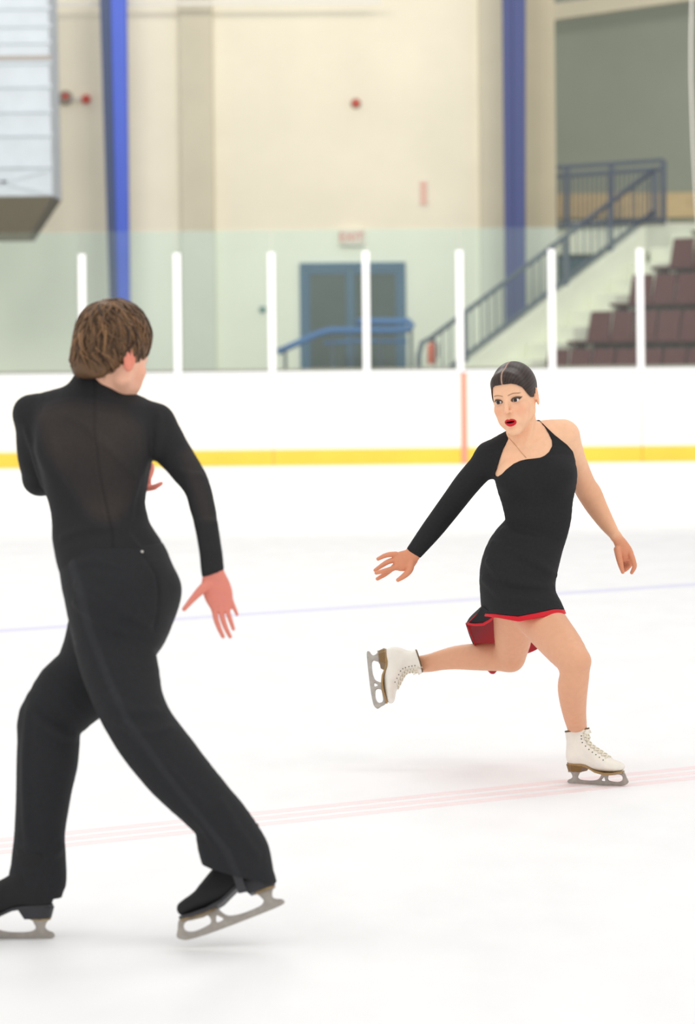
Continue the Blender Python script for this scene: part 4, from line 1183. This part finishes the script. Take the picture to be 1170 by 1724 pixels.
c = np.array(lin(26, 20, 18)[:3]) * (1 - st) + np.array(lin(66, 50, 43)[:3]) * st
prt = (np.exp(-(L[:, 0] / .0021) ** 2) * (L[:, 1] < .03) * (L[:, 2] > .02))[:, None]
c = c * (1 - prt * .9) + np.array(lin(226, 182, 160)[:3]) * prt * .9
me = to_mesh('hair', v, q, c); o = link('hair', me, M['hair_w']); reparent(o, woman); tag(o, 'dark hair slicked back from a centre parting')

# ---- the dress
A_OPEN = [(858, 715), (858.5, 735), (847, 757), (832, 800.5), (838, 802.5), (845, 798), (852, 790.5), (865, 780.5), (876, 775.5), (887, 773), (900, 771.7), (909, 770.5), (917, 767), (924, 761), (929.5, 751), (929, 742), (924, 731), (917, 719), (909, 709.5), (905, 690), (880, 680)]
B_OPEN = [(909, 708), (921, 720), (933, 731.5), (955, 749), (964.5, 760), (969, 776), (972, 792), (974, 830), (1060, 830), (1010, 680), (905, 680)]
HEM = [(805, 1033), (819.5, 1032.7), (835, 1034), (851, 1036), (872.3, 1038), (900, 1032.7), (922, 1028), (934, 1025.6), (943.8, 1026), (960, 1027)]
HEM2 = [(805, 1038), (820, 1038), (843, 1041), (858, 1044), (873, 1046.5), (890, 1043.5), (908, 1040.2), (925, 1037), (945.4, 1034), (960, 1033)]
above = [(560, 640), (560, 1033)] + HEM + [(1060, 1027), (1060, 640)]
band = HEM + HEM2[::-1]
def dress_solid():
    D = torso_w()
    D.u(arm_r(), .018)
    D.u(TC([(872, 985, 12.74, 46), (888, 1014, 12.70, 44), (905, 1034, 12.64, 43), (914, 1052, 12.60, 41)]), .03)
    D.u(TC([(868, 985, 12.84, 46), (864, 1035, 12.93, 45), (862, 1050, 12.96, 46)]), .04)
    return D
D = Field(); ds = dress_solid()
# shallow drag folds across hip and waist
for pts in ([(822, 945), (845, 975), (890, 986), (930, 990)], [(830, 915), (868, 926), (905, 950), (934, 968)], [(815, 975), (850, 1005), (900, 1012)], [(848, 893), (870, 904), (900, 908)]):
    front = hit(ds, dense(pts), 12.3, -.001); ds.u(chain(front, taper(.0085), 1), .02)
D.u(ds, 0, -.0032)
D.i(Prism(above, 12.2, 13.4, 510), 0)
D.s(Prism(A_OPEN, 12.2, 12.70, 510), .001); D.s(Prism(B_OPEN, 12.2, 13.4, 510), .001)
cuffc = P(695.5, 932.5, 12.77); cuffd = (P(690, 940, 12.76) - P(718, 898, 12.79)).normalized()
cn = A32(list(Vector((cuffd.x, cuffd.y * .2, cuffd.z - .12)).normalized()))
D.i(Fn(lambda p: np.where(p[:, 0] < np.float32(P(765, 900, 12.8).x), (p - A32(list(cuffc))) @ cn, -1).astype(np.float32)), .001)
neckc = P(868, 722, 12.69)
D.i(Plane(P(900, 703, 12.7), (0, 0, 1)), .001)
v, q = mesh_field(D, .003)
me = to_mesh('dress', v, q); dress = link('dress', me, M['black_knit']); reparent(dress, woman); tag(dress, 'black dress with one long sleeve and red hem band')
T2 = Field(); T2.u(ds, 0, -.0042); T2.i(Prism(band, 12.2, 13.4, 510), .0006)
v, q = mesh_field(T2, .0022); me = to_mesh('hem_band', v, q); hb = link('hem_band', me, M['red_satin']); hb.parent = dress; tag(hb, 'red hem band')

# flounce: the longer back panel, black outside and red inside, flung out behind the bent leg
def sheet(name, rows, mats, parent, th=.003, sub=10):
    G = np.array([[list(P(*p)) for p in r] for r in rows]); nr, nc = G.shape[:2]
    def cr(A, n):
        E = np.concatenate([2 * A[:1] - A[1:2], A, 2 * A[-1:] - A[-2:-1]]); out = []
        for i in range(len(A) - 1):
            p0, p1, p2, p3 = E[i:i + 4]
            for t in np.arange(n) / n: out.append(.5 * (2 * p1 + (-p0 + p2) * t + (2 * p0 - 5 * p1 + 4 * p2 - p3) * t * t + (-p0 + 3 * p1 - 3 * p2 + p3) * t ** 3))
        out.append(A[-1]); return np.array(out)
    S_ = cr(G, sub); S_ = cr(S_.transpose(1, 0, 2), sub).transpose(1, 0, 2)
    h, wd_ = S_.shape[:2]
    n = np.cross(np.gradient(S_, axis=1), np.gradient(S_, axis=0)); n /= np.linalg.norm(n, axis=2, keepdims=True) + 1e-9
    vs = np.concatenate([(S_ + n * th / 2).reshape(-1, 3), (S_ - n * th / 2).reshape(-1, 3)]); N_ = h * wd_; fs = []; mi = []
    for i in range(h - 1):
        for j in range(wd_ - 1):
            a = i * wd_ + j; fs.append((a, a + 1, a + wd_ + 1, a + wd_)); mi.append(0)
            fs.append((N_ + a, N_ + a + wd_, N_ + a + wd_ + 1, N_ + a + 1)); mi.append(1)
    bl = [i * wd_ for i in range(h)]; br = [i * wd_ + wd_ - 1 for i in range(h)]
    for e in (list(range(wd_)), list(range((h - 1) * wd_, N_)), bl, br):
        for a, b in zip(e[:-1], e[1:]): fs.append((a, b, N_ + b, N_ + a)); mi.append(2)
    me = bpy.data.meshes.new(name); me.from_pydata([tuple(x) for x in vs], [], fs)
    for mm in mats: me.materials.append(mm)
    me.polygons.foreach_set('material_index', mi); me.polygons.foreach_set('use_smooth', [True] * len(fs)); me.update()
    o = link(name, me); o.parent = parent; return o
fl = sheet('flounce', [[(812, 1026, 12.74), (810, 1022, 12.90), (825, 1022, 13.05), (862, 1024, 13.12), (905, 1028, 13.10), (935, 1030, 13.0)],
                       [(801, 1036, 12.76), (792, 1040, 12.93), (812, 1046, 13.12), (858, 1052, 13.22), (905, 1054, 13.20), (935, 1048, 13.08)],
                       [(789, 1048, 12.80), (786, 1053, 12.96), (803, 1086, 13.24), (850, 1096, 13.33), (902, 1080, 13.30), (930, 1062, 13.14)],
                       [(788, 1050, 12.80), (787, 1056, 12.97), (825, 1133, 13.34), (850, 1112, 13.38), (902, 1094, 13.34), (930, 1068, 13.16)]],
           [M['black_knit'], M['red_lining'], M['red_satin']], dress)
tag(fl, 'longer back flounce, black outside, red lining')
# near side fold of the flounce with its turned red edge
f2 = sheet('flounce_fold', [[(812, 1020, 12.66), (822, 1028, 12.62), (834, 1031, 12.60)], [(804, 1033, 12.68), (822, 1036, 12.64), (833, 1035, 12.62)], [(788, 1049, 12.74), (812, 1050, 12.70), (831, 1037, 12.66)]],
           [M['red_lining'], M['black_knit'], M['black_knit']], dress)
eb = MB().tube([P(787, 1050, 12.735), P(800, 1051.5, 12.715), P(814, 1050.5, 12.69), P(824, 1044, 12.67), P(831, 1036.5, 12.65), P(826, 1034, 12.62)], [.0035, .0045, .005, .006, .006, .005], 8).build('edge_band', M['red_satin'], smooth=True); eb.parent = dress

# ---- fine chain at the neck
pts = [(858, 736), (866, 744), (876, 754), (886.5, 771), (876, 774)]
nk = hit(Bd, [(856.5, 737), (862, 743), (869, 751), (877, 761), (886, 771)], 12.4, .0008)
ch = MB().tube([tuple(x) for x in nk], .0007, 5).build('necklace', M['chain'], smooth=True); reparent(ch, woman); tag(ch, 'thin chain round the neck')

# ---- skates
gm = ground(1001, 1321)
dirx = Vector((.85, -.52, 0))
sk1 = make_skate(frame(gm, dirx, (0, 0, 1), .82) @ Matrix.Diagonal((1, 1.22, 1, 1)), woman, True, 'white skate on the ice, toe pointing right')
up2 = (P(718, 1122, 13.24) - P(641, 1146, 13.24)); up2 = Vector((.985, 0, .17))
toe2 = Vector((.11, 0, -.99)) * .84 + Vector((0, -.54, 0))
org2 = P(622, 1140, 13.20)
sk2 = make_skate(frame(org2, toe2, up2, .82) @ Matrix.Diagonal((1, 1.2, 1, 1)), woman, True, 'white skate raised behind her, blade to the left', sx=-.044)
# ================================================================== the man
M['black_mesh'] = mat('black_sheer_mesh', lin(38, 37, 38), rough=.8, spec=.3, attr='Col', noise=.10, nscale=140, bump=.06, bscale=500)
M['black_wool'] = mat('black_trouser_cloth', lin(34, 35, 38), rough=.75, spec=.3, attr='Col', noise=.10, nscale=90, bump=.06, bscale=350)
M['hair_m'] = mat('brown_hair', (.1, .06, .03), rough=.5, spec=.35, attr='Col')
M['pearl'] = mat('pearl_button', lin(225, 222, 215), rough=.2)
man = empty('person', (P(150, 1500, 9.38).x, 9.38, 0), 'man seen from behind in black shirt and trousers, brown hair, striding', 'person')
HM = Matrix.Translation(P(188.5, 596, 9.38)) @ Matrix.Rotation(math.radians(9), 4, 'Y') @ Matrix.Rotation(math.radians(137), 4, 'Z') @ Matrix.Rotation(math.radians(6), 4, 'X') @ Matrix.Diagonal((1.02, 1.02, 1.05, 1))

def torso_m():
    T = Field()
    T.u(TLR([((52, 712), (256, 728), 9.40, .50), ((55, 745), (260, 755), 9.40, .53), ((64, 785), (255, 785), 9.40, .58), ((77, 825), (248, 822), 9.39, .66),
             ((85, 862), (243, 855), 9.385, .72), ((91, 890), (243, 882), 9.38, .78), ((96, 920), (252, 915), 9.375, .9)]), 0)
    T.u(TC([(56, 696, 9.42, 30), (100, 692, 9.40, 38), (152, 686, 9.40, 42), (212, 698, 9.40, 37), (256, 713, 9.40, 31)]), .035)
    # shoulder blades
    T.u(Ell(P(105, 745, 9.325), (.055, .03, .075)), .05); T.u(Ell(P(212, 758, 9.325), (.05, .03, .07)), .05)
    return T
hips_m = lambda: TLR([((95, 905), (249, 898), 9.378, .85), ((97, 930), (262, 925), 9.375, .95), ((103, 958), (283, 955), 9.37, 1.0), ((110, 985), (294, 985), 9.37, 1.05), ((115, 1012), (295, 1012), 9.37, 1.05), ((119, 1040), (286, 1042), 9.37, 1.0), ((124, 1066), (266, 1072), 9.36, .95)])
arm_mr = lambda: TLR([((238, 728), (290, 696), 9.40, .95), ((262, 772), (311, 735), 9.37, .92), ((284, 798), (331, 768), 9.34, .92), ((308, 826), (351, 806), 9.30, .92), ((320, 860), (362, 848), 9.27, .92), ((329, 892), (367, 882), 9.245, .92), ((335, 930), (373, 922), 9.22, .9), ((340, 970), (378, 962), 9.20, .85)])
arm_ml = lambda: TLR([((26, 684), (80, 712), 9.42, 1), ((27.5, 720), (80, 735), 9.44, 1), ((30, 766), (86, 775), 9.47, 1), ((39, 806), (94, 806), 9.51, 1)])
fore_ml = lambda: TC([(66, 806, 9.51, 27), (110, 812, 9.56, 25), (170, 815, 9.60, 21), (225, 815, 9.61, 18)])
leg_n = lambda: TLR([((112, 990), (292, 995), 9.34, .85), ((119, 1040), (284, 1036), 9.32, .82), ((128, 1092), (260, 1078), 9.30, .85), ((145, 1152), (266, 1128), 9.27, .88), ((164, 1194), (273, 1172), 9.245, .9), ((190, 1242), (292, 1212), 9.23, .9), ((222, 1288), (322, 1252), 9.225, .9), ((262, 1331), (358, 1300), 9.225, .88), ((301, 1362), (391, 1343), 9.23, .85), ((327, 1390), (416, 1374), 9.235, .85), ((334, 1426), (438, 1406), 9.24, .8), ((341, 1450), (452, 1434), 9.245, .75), ((345, 1468), (457, 1460), 9.25, .66), ((340, 1484), (461, 1478), 9.255, .62), ((338, 1500), (465, 1496), 9.26, .6)])
leg_f = lambda: TLR([((125, 1010), (262, 1050), 9.45, 1), ((104, 1098), (214, 1158), 9.45, .9), ((68, 1136), (168, 1203), 9.44, .85), ((43, 1180), (128, 1242), 9.43, .85), ((32, 1240), (132, 1258), 9.43, .88), ((30, 1290), (128, 1288), 9.44, .88), ((28, 1340), (117, 1340), 9.445, .88), ((27, 1400), (107, 1402), 9.45, .88), ((23, 1440), (109, 1436), 9.45, .85), ((20, 1464), (110, 1462), 9.445, .75), ((16, 1484), (108, 1484), 9.44, .70), ((24, 1502), (103, 1504), 9.435, .70), ((30, 1520), (98, 1522), 9.43, .68)])
def crease(fld, rows):
    """soft raised folds laid on the side of a garment that faces the camera"""
    for pts, r in rows:
        s = hit(fld, dense(pts), min(q[2] for q in pts) - .1, -.001)
        fld.u(chain(s, taper(r), 1), .016)

# body: skin, hidden under the clothes except head, neck and hands
Bm = Field()
for f_ in (torso_m(), hips_m(), arm_ml(), fore_ml(), arm_mr()): Bm.u(f_, .02, .0085)
Bm.u(TC([(195, 1000, 9.34, 68), (208, 1090, 9.30, 52), (236, 1190, 9.245, 42), (262, 1240, 9.23, 38), (318, 1318, 9.225, 38), (368, 1385, 9.235, 30), (384, 1420, 9.25, 26), (388, 1438, 9.26, 22)]), .02)
Bm.u(TC([(192, 1020, 9.45, 54), (146, 1130, 9.44, 40), (94, 1203, 9.43, 34), (82, 1260, 9.435, 36), (76, 1330, 9.44, 34), (70, 1400, 9.45, 26), (66, 1450, 9.45, 24)]), .02)
Bm.u(TC([(158, 668, 9.40, 42), (168, 640, 9.40, 37), (180, 606, 9.385, 37)]), .02)
hm_ = Field(HM); hm_.u(head_parts(False), 0); Bm.u(hm_, .012)
Bm.u(TLR([((347, 950), (371, 945), 9.207, .8), ((343, 962), (375, 957), 9.203, .75), ((341, 971), (379, 965), 9.20, .66), ((339, 986), (386, 981), 9.198, .42), ((344, 1003), (392, 1000), 9.197, .36), ((351, 1018), (392, 1014), 9.196, .33), ((356, 1029), (389, 1025), 9.195, .3)]), .008)
hand_field(Bm, [[(361, 1022, 9.196, 6), (363, 1040, 9.19, 5.4), (369, 1058, 9.185, 4.8), (375.5, 1072, 9.185, 3.8)],
                [(371, 1022, 9.196, 6), (375, 1042, 9.19, 5.4), (381, 1059, 9.185, 4.7), (387.5, 1072, 9.187, 3.8)],
                [(380, 1020, 9.196, 5.6), (384.5, 1034, 9.192, 5), (389, 1047, 9.19, 4.4), (393, 1059, 9.192, 3.6)],
                [(386, 1006, 9.198, 5.2), (391, 1016, 9.196, 4.4), (395.5, 1026, 9.196, 3.9), (399, 1034.5, 9.198, 3.1)],
                [(350, 984, 9.192, 11), (337, 995, 9.18, 8.5), (323, 1010, 9.175, 6.2), (310, 1025.5, 9.175, 4.4)]], .0025, .86)
Bm.u(TLR([((226, 802), (226, 828), 9.61, .8), ((240, 798), (243, 824), 9.61, .5), ((248, 797), (251, 820), 9.61, .4)]), .008)
hand_field(Bm, [[(243, 822, 9.60, 6), (257, 821, 9.595, 5.4), (265, 817.5, 9.595, 4.6), (272, 813.5, 9.60, 3.6)],
                [(248, 808, 9.61, 5.5), (253, 799, 9.62, 5), (256, 790, 9.63, 4.3), (256, 782, 9.64, 3.6)],
                [(246, 803, 9.62, 5.5), (249, 793, 9.64, 5), (251, 784, 9.65, 4.2), (250, 776, 9.66, 3.5)],
                [(243, 802, 9.63, 5.2), (244, 792, 9.65, 4.6), (245, 784, 9.665, 4), (245, 777, 9.67, 3.2)],
                [(240, 803, 9.64, 4.6), (240, 796, 9.655, 4), (240, 789, 9.665, 3.5), (240, 783, 9.67, 3)]], .005)
v, q = mesh_field(Bm, .0042)
# the open hand is meshed finer; the change of mesh size lies inside the cuff
zc_ = P(355, 944, 9.2).z; h0 = A32([P(285, 1000, 9.2).x, 9.0, P(355, 1095, 9.2).z]); h1 = A32([P(415, 1000, 9.2).x, 9.34, zc_ + .01])
inb = lambda p: ((p > h0) & (p < h1)).all(1)
v2, q2 = mesh_field(Bm, .0021, h0, h1)
m1 = inb(v) & (v[:, 2] < zc_); q = q[~m1[q].all(1)]
m2 = v2[:, 2] < zc_ + .006; q2 = q2[m2[q2].all(1) & inb(v2)[q2].all(1)]
q = np.concatenate([q, q2 + len(v)]); v = np.concatenate([v, v2])
us, inv_ = np.unique(q, return_inverse=True); v = v[us]; q = inv_.reshape(-1, 4)
px, py = project(v); c = np.tile(np.array(lin(244, 188, 160)[:3]), (len(v), 1))
hd = ((np.hypot(px - 362, py - 1015) < 80) | (np.hypot(px - 255, py - 800) < 40))[:, None] * 1.0
c = c * (1 - hd) + np.array(lin(226, 138, 122)[:3]) * hd
L = unput(HM, v); hm2 = (L[:, 2] > -.13) & (np.abs(L[:, 0]) < .1) & (np.abs(L[:, 1]) < .13)
cf = c[hm2].copy(); c[hm2] = face_paint(cf, L[hm2], SKIN, makeup=False)
earm = (np.abs(L[:, 0]) > .070) & (np.abs(L[:, 2] + .006) < .036) & (np.abs(L[:, 1] - .01) < .03)
c[earm] = np.array(lin(236, 146, 124)[:3])
me = to_mesh('body', v, q, c); body = link('body', me, M['skin']); reparent(body, man); tag(body, 'fair skin, reddish palm and ear')
for s in (-1, 1): make_eye(HM, s, man, (0, -1, -.1))

# ---- shirt
S1 = torso_m()
S1.u(hips_m(), .03)
S1.u(arm_ml(), .02); S1.u(fore_ml(), .012); S1.u(arm_mr(), .022)
S1.u(TLR([((112, 664), (208, 672), 9.40, .9), ((119, 646), (201, 655), 9.40, .92), ((134, 632), (196, 643), 9.398, .95), ((143, 620), (196, 634), 9.395, .98), ((148, 602), (199, 618), 9.39, 1)]), .02)
crease(S1, [([(112, 700, 9.2), (150, 718, 9.2), (190, 760, 9.2), (226, 800, 9.2)], .0035), ([(44, 722, 9.2), (52, 748, 9.2), (62, 785, 9.2), (74, 828, 9.2)], .004), ([(95, 760, 9.2), (112, 800, 9.2), (140, 850, 9.2), (158, 884, 9.2)], .0035),
            ([(232, 806, 9.2), (220, 850, 9.2), (214, 890, 9.2)], .0035), ([(196, 868, 9.2), (212, 900, 9.2), (236, 926, 9.2)], .004), ([(104, 905, 9.2), (140, 890, 9.2), (185, 888, 9.2)], .0035), ([(268, 700, 9.2), (266, 740, 9.2), (262, 768, 9.2)], .004),
            ([(330, 880, 9.1), (348, 876, 9.1), (364, 880, 9.1)], .002), ([(300, 790, 9.1), (318, 800, 9.1), (336, 800, 9.1)], .003), ([(160, 640, 9.2), (158, 720, 9.2), (165, 800, 9.2), (180, 880, 9.2)], .0022)])
cu = P(359, 966, 9.20)
S1.i(Plane(cu, (.35, 0, -1)), .002)
fc = P(214, 815, 9.61); S1.i(Fn(lambda p, f=np.array(fc): np.where(p[:, 1] > 9.53, p[:, 0] - np.float32(f[0]), -1).astype(np.float32)), .002)
S1.i(Plane(P(172, 615, 9.39), (.34, .1, 1)), .003)
S1.i(Plane(P(170, 985, 9.37), (0, 0, -1)), .002)
v, q = mesh_field(S1, .0046)
n1 = noise3(v @ np.diag([1, .6, 1]).astype(np.float32), 55, 5) * .0011
v = v + (grad(S1, v)[1] * n1[:, None])
px, py = project(v)
blk = np.array(lin(36, 36, 38)[:3]); shr = np.array(lin(60, 53, 50)[:3])
def poly_soft(poly, soft):
    acc = np.zeros(len(v))
    for dx in (-1, 0, 1):
        for dy in (-1, 0, 1): acc += in_poly(px + dx * soft, py + dy * soft, poly)
    return acc / 9
m = poly_soft([(60, 690), (120, 675), (205, 690), (245, 720), (250, 780), (205, 870), (190, 880), (150, 870), (85, 770)], 9)
m = m * (.62 + .38 * np.clip(noise3(v, 18, 8), -1, 1)) * (v[:, 1] < 9.42)
m = np.maximum(m, .45 * poly_soft([(300, 760), (322, 750), (352, 830), (362, 880), (340, 880), (325, 830)], 6))
seam = np.exp(-((px - np.interp(py, [640, 720, 800, 900], [160, 159, 168, 190])) / 2.6) ** 2) * (v[:, 1] < 9.42) * (py > 640)
m = np.clip(m, 0, 1)[:, None]; c = blk * (1 - m) + shr * m
c *= (1 - .35 * seam)[:, None]
me = to_mesh('shirt', v, q, c); shirt = link('shirt', me, M['black_mesh']); reparent(shirt, man); tag(shirt, 'black long sleeved shirt, sheer across the back')
bp_ = hit(S1, [(238, 929)], 8.9, .003)[0]
bt = MB().tube([tuple(bp_ + np.array([0, .003, 0])), tuple(bp_), tuple(bp_ - np.array([0, .003, 0]))], [.0025, .0036, .002], 10).build('button', M['pearl'], smooth=True); bt.parent = shirt

# ---- trousers
T1 = Field(); T1.u(hips_m(), 0); T1.u(leg_n(), .02); T1.u(leg_f(), .014)
# buttock, seat seam and drag folds
T1.u(BALL(205, 1000, 9.30, 62), .05)
T1.u(BALL(262, 1000, 9.36, 30), .05)
crease(T1, [([(130, 985, 9.1), (165, 1000, 9.1), (205, 1030, 9.1), (248, 1052, 9.1)], .004), ([(128, 1015, 9.1), (160, 1040, 9.1), (210, 1066, 9.1)], .004), ([(125, 950, 9.1), (160, 945, 9.1), (205, 955, 9.1)], .003), ([(190, 1170, 9.1), (220, 1200, 9.1), (262, 1196, 9.1)], .004),
            ([(200, 1215, 9.1), (240, 1236, 9.1), (285, 1226, 9.1)], .004), ([(215, 1220, 9.1), (262, 1275, 9.1), (310, 1320, 9.1), (345, 1360, 9.1)], .0045), ([(330, 1375, 9.1), (352, 1400, 9.1), (372, 1440, 9.1)], .005), ([(372, 1350, 9.1), (400, 1400, 9.1), (432, 1440, 9.1)], .004),
            ([(50, 1190, 9.2), (70, 1215, 9.2), (110, 1228, 9.2)], .005), ([(48, 1200, 9.2), (42, 1280, 9.2), (44, 1360, 9.2), (50, 1440, 9.2)], .005), ([(125, 1240, 9.2), (105, 1236, 9.2), (85, 1226, 9.2)], .004), ([(86, 1420, 9.2), (70, 1428, 9.2), (40, 1430, 9.2)], .004), ([(104, 1424, 9.2), (92, 1436, 9.2), (80, 1446, 9.2)], .005)])
for pts, r in (([(240, 935, 9.1), (262, 965, 9.1), (268, 1010, 9.1), (258, 1060, 9.1)], .0035),):
    T1.s(chain(hit(T1, dense(pts), 8.9), taper(r), 1), .012)
T1.i(Plane(P(170, 920, 9.375), (-.04, 0, 1)), .003, -.0)
T1.i(Fn(lambda p: np.where((p[:, 2] < .34) & (p[:, 0] > -.52), -( (p - A32(list(P(402, 1469, 9.25)))) @ A32([.26, 0, .96])), -1).astype(np.float32)), .002)
T1.i(Fn(lambda p: np.where((p[:, 2] < .34) & (p[:, 0] <= -.52), -(p[:, 2] - np.float32(P(60, 1508, 9.45).z)), -1).astype(np.float32)), .002)
T3 = Field(); T3.u(T1, 0, -.0028)
v, q = mesh_field(T3, .0046)
n1 = noise3(v @ np.diag([1, .6, .8]).astype(np.float32), 42, 9) * .0016
v = v + (grad(T3, v)[1] * n1[:, None])
px, py = project(v)
stx = np.interp(py, [940, 990, 1060, 1150, 1215, 1330, 1430, 1470], [118, 133, 150, 185, 215, 300, 380, 398])
band_ = np.exp(-((px - stx) / 7.5) ** 4) * (v[:, 1] < 9.36)
c = np.tile(np.array(lin(34, 35, 38)[:3]), (len(v), 1)); c = c * (1 - band_[:, None]) + np.array(lin(43, 44, 48)[:3]) * band_[:, None]
me = to_mesh('trousers', v, q, c); tr = link('trousers', me, M['black_wool']); reparent(tr, man); tag(tr, 'black trousers with a satin side stripe')

# ---- skates
fo = P(88, 1579, 9.43); fo = Vector((fo.x - .115, 9.43, .0005))
sk = make_skate(frame(fo, (-1, .03, 0), (0, .0, 1), 1.0), man, False, 'black skate flat on the ice, cut by the left edge')
no = P(401, 1552, 9.25)
sk = make_skate(frame(no, (-.938, 0, -.346), (-.346, .26, .938), 1.0), man, False, 'black skate lifted behind, toe down')
# elastic straps of the trouser hems under the boots
for pts in ([(394, 1452, 9.20), (398, 1470, 9.195), (404, 1490, 9.2), (409, 1503, 9.22)],):
    st_ = MB(); w0 = Vector((.010, 0, .002))
    for a, b in zip(pts[:-1], pts[1:]): st_.hexa([P(*a) - w0, P(*a) + w0, P(*a) + w0 + Vector((0, .006, 0)), P(*a) - w0 + Vector((0, .006, 0))], [P(*b) - w0, P(*b) + w0, P(*b) + w0 + Vector((0, .006, 0)), P(*b) - w0 + Vector((0, .006, 0))])
    o = st_.build('hem_strap', M['heel_blk']); o.parent = tr

# ---- hair: a full cap with combed locks laid over it
HC, HR = np.array([0, .009, .040]), np.array([.087, .104, .092])
zb = lambda y: np.interp(y, [-.10, -.06, -.035, -.005, .02, .045, .075, .11], [.000, -.010, -.020, -.006, -.020, -.060, -.074, -.07])
hp = Field(); hp0 = Field()
for h_ in (hp, hp0): h_.u(Ell(HC, HR - .006), 0); h_.u(Ell((0, .060, -.030), (.060, .042, .050)), .03)
hp.i(Fn(lambda p: ((zb(p[:, 1]) - p[:, 2]) * .7).astype(np.float32)), .008)
hm3 = Field(HM); hm3.u(hp, 0)
v, q = mesh_field(hm3, .003)
L = unput(HM, v); n_ = noise3(L.astype(np.float32), 90, 2)
v = v + grad(hm3, v)[1] * (n_ * .0022)[:, None]
tone = np.clip(.45 + .35 * n_, 0, 1)[:, None]
dk, lt = np.array(lin(58, 40, 26)[:3]), np.array(lin(150, 112, 76)[:3])
c = dk * (1 - tone * .6) + lt * tone * .6
me = to_mesh('hair', v, q, c); hair = link('hair', me, M['hair_m']); reparent(hair, man); tag(hair, 'thick wavy brown hair over the collar and ear')
crown = np.array([.10, .50, .86]); crown /= np.linalg.norm(crown)
e1 = np.cross(crown, [1, 0, 0]); e1 /= np.linalg.norm(e1); e2 = np.cross(crown, e1)
rng = np.random.RandomState(11); VS, FS, CS = [], [], []
def lock(a0, a1, ph, tw, wid, lift, tone):
    n = 9; pts = []; rr = []
    for k in range(n):
        t = k / (n - 1); a = a0 + (a1 - a0) * t; f = ph + tw * t * t
        d = crown * math.cos(a) + (e1 * math.cos(f) + e2 * math.sin(f)) * math.sin(a)
        r = 1 + lift * math.sin(t * 2.6) + (.05 * lift / .05) * max(0, t - .8) * .6
        pts.append(HC + HR * d); rr.append((r - 1) * .1)
    pts, nn = snap(hp0, pts, 4); pts = pts + nn * (np.array(rr)[:, None] - .0005)
    ok = pts[:, 2] > zb(pts[:, 1]) - .014
    m = len(pts) if ok.all() else int(np.argmin(ok))
    if m < 4: return
    pts = pts[:m]; W = put(HM, pts)
    ctr = put(HM, [HC])[0]
    for k in range(m):
        t = W[min(k + 1, m - 1)] - W[max(k - 1, 0)]; t /= np.linalg.norm(t)
        o_ = W[k] - ctr; o_ -= t * o_.dot(t); o_ /= np.linalg.norm(o_); s_ = np.cross(t, o_)
        s = k / (m - 1); ww = wid * (math.sin(math.pi * min(1, .25 + .75 * s)) * .9 + .12) ; hh = ww * .38
        for j in range(6):
            an = 2 * math.pi * j / 6; VS.append(W[k] + s_ * math.cos(an) * ww + o_ * math.sin(an) * hh); CS.append((dk * (1 - tone) + lt * tone) * (1.12 - .35 * s))
    b0 = len(VS) - m * 6
    for k in range(m - 1):
        for j in range(6): FS.append((b0 + k * 6 + j, b0 + k * 6 + (j + 1) % 6, b0 + k * 6 + 6 + (j + 1) % 6, b0 + k * 6 + 6 + j))
for i in range(950):
    ph = rng.uniform(0, 2 * math.pi); a0 = rng.uniform(.05, 2.4)
    lock(a0, a0 + rng.uniform(.5, 1.0), ph, rng.normal(.0, .35), rng.uniform(.0018, .0048), rng.uniform(.0, .055), np.clip(rng.normal(.38, .24), 0, 1))
me = bpy.data.meshes.new('hair_locks'); me.from_pydata([tuple(x) for x in VS], [], FS); paint(me, np.array(CS))
o = link('hair_locks', me, M['hair_m'], smooth=True); o.parent = hair; tag(o, kind='stuff')
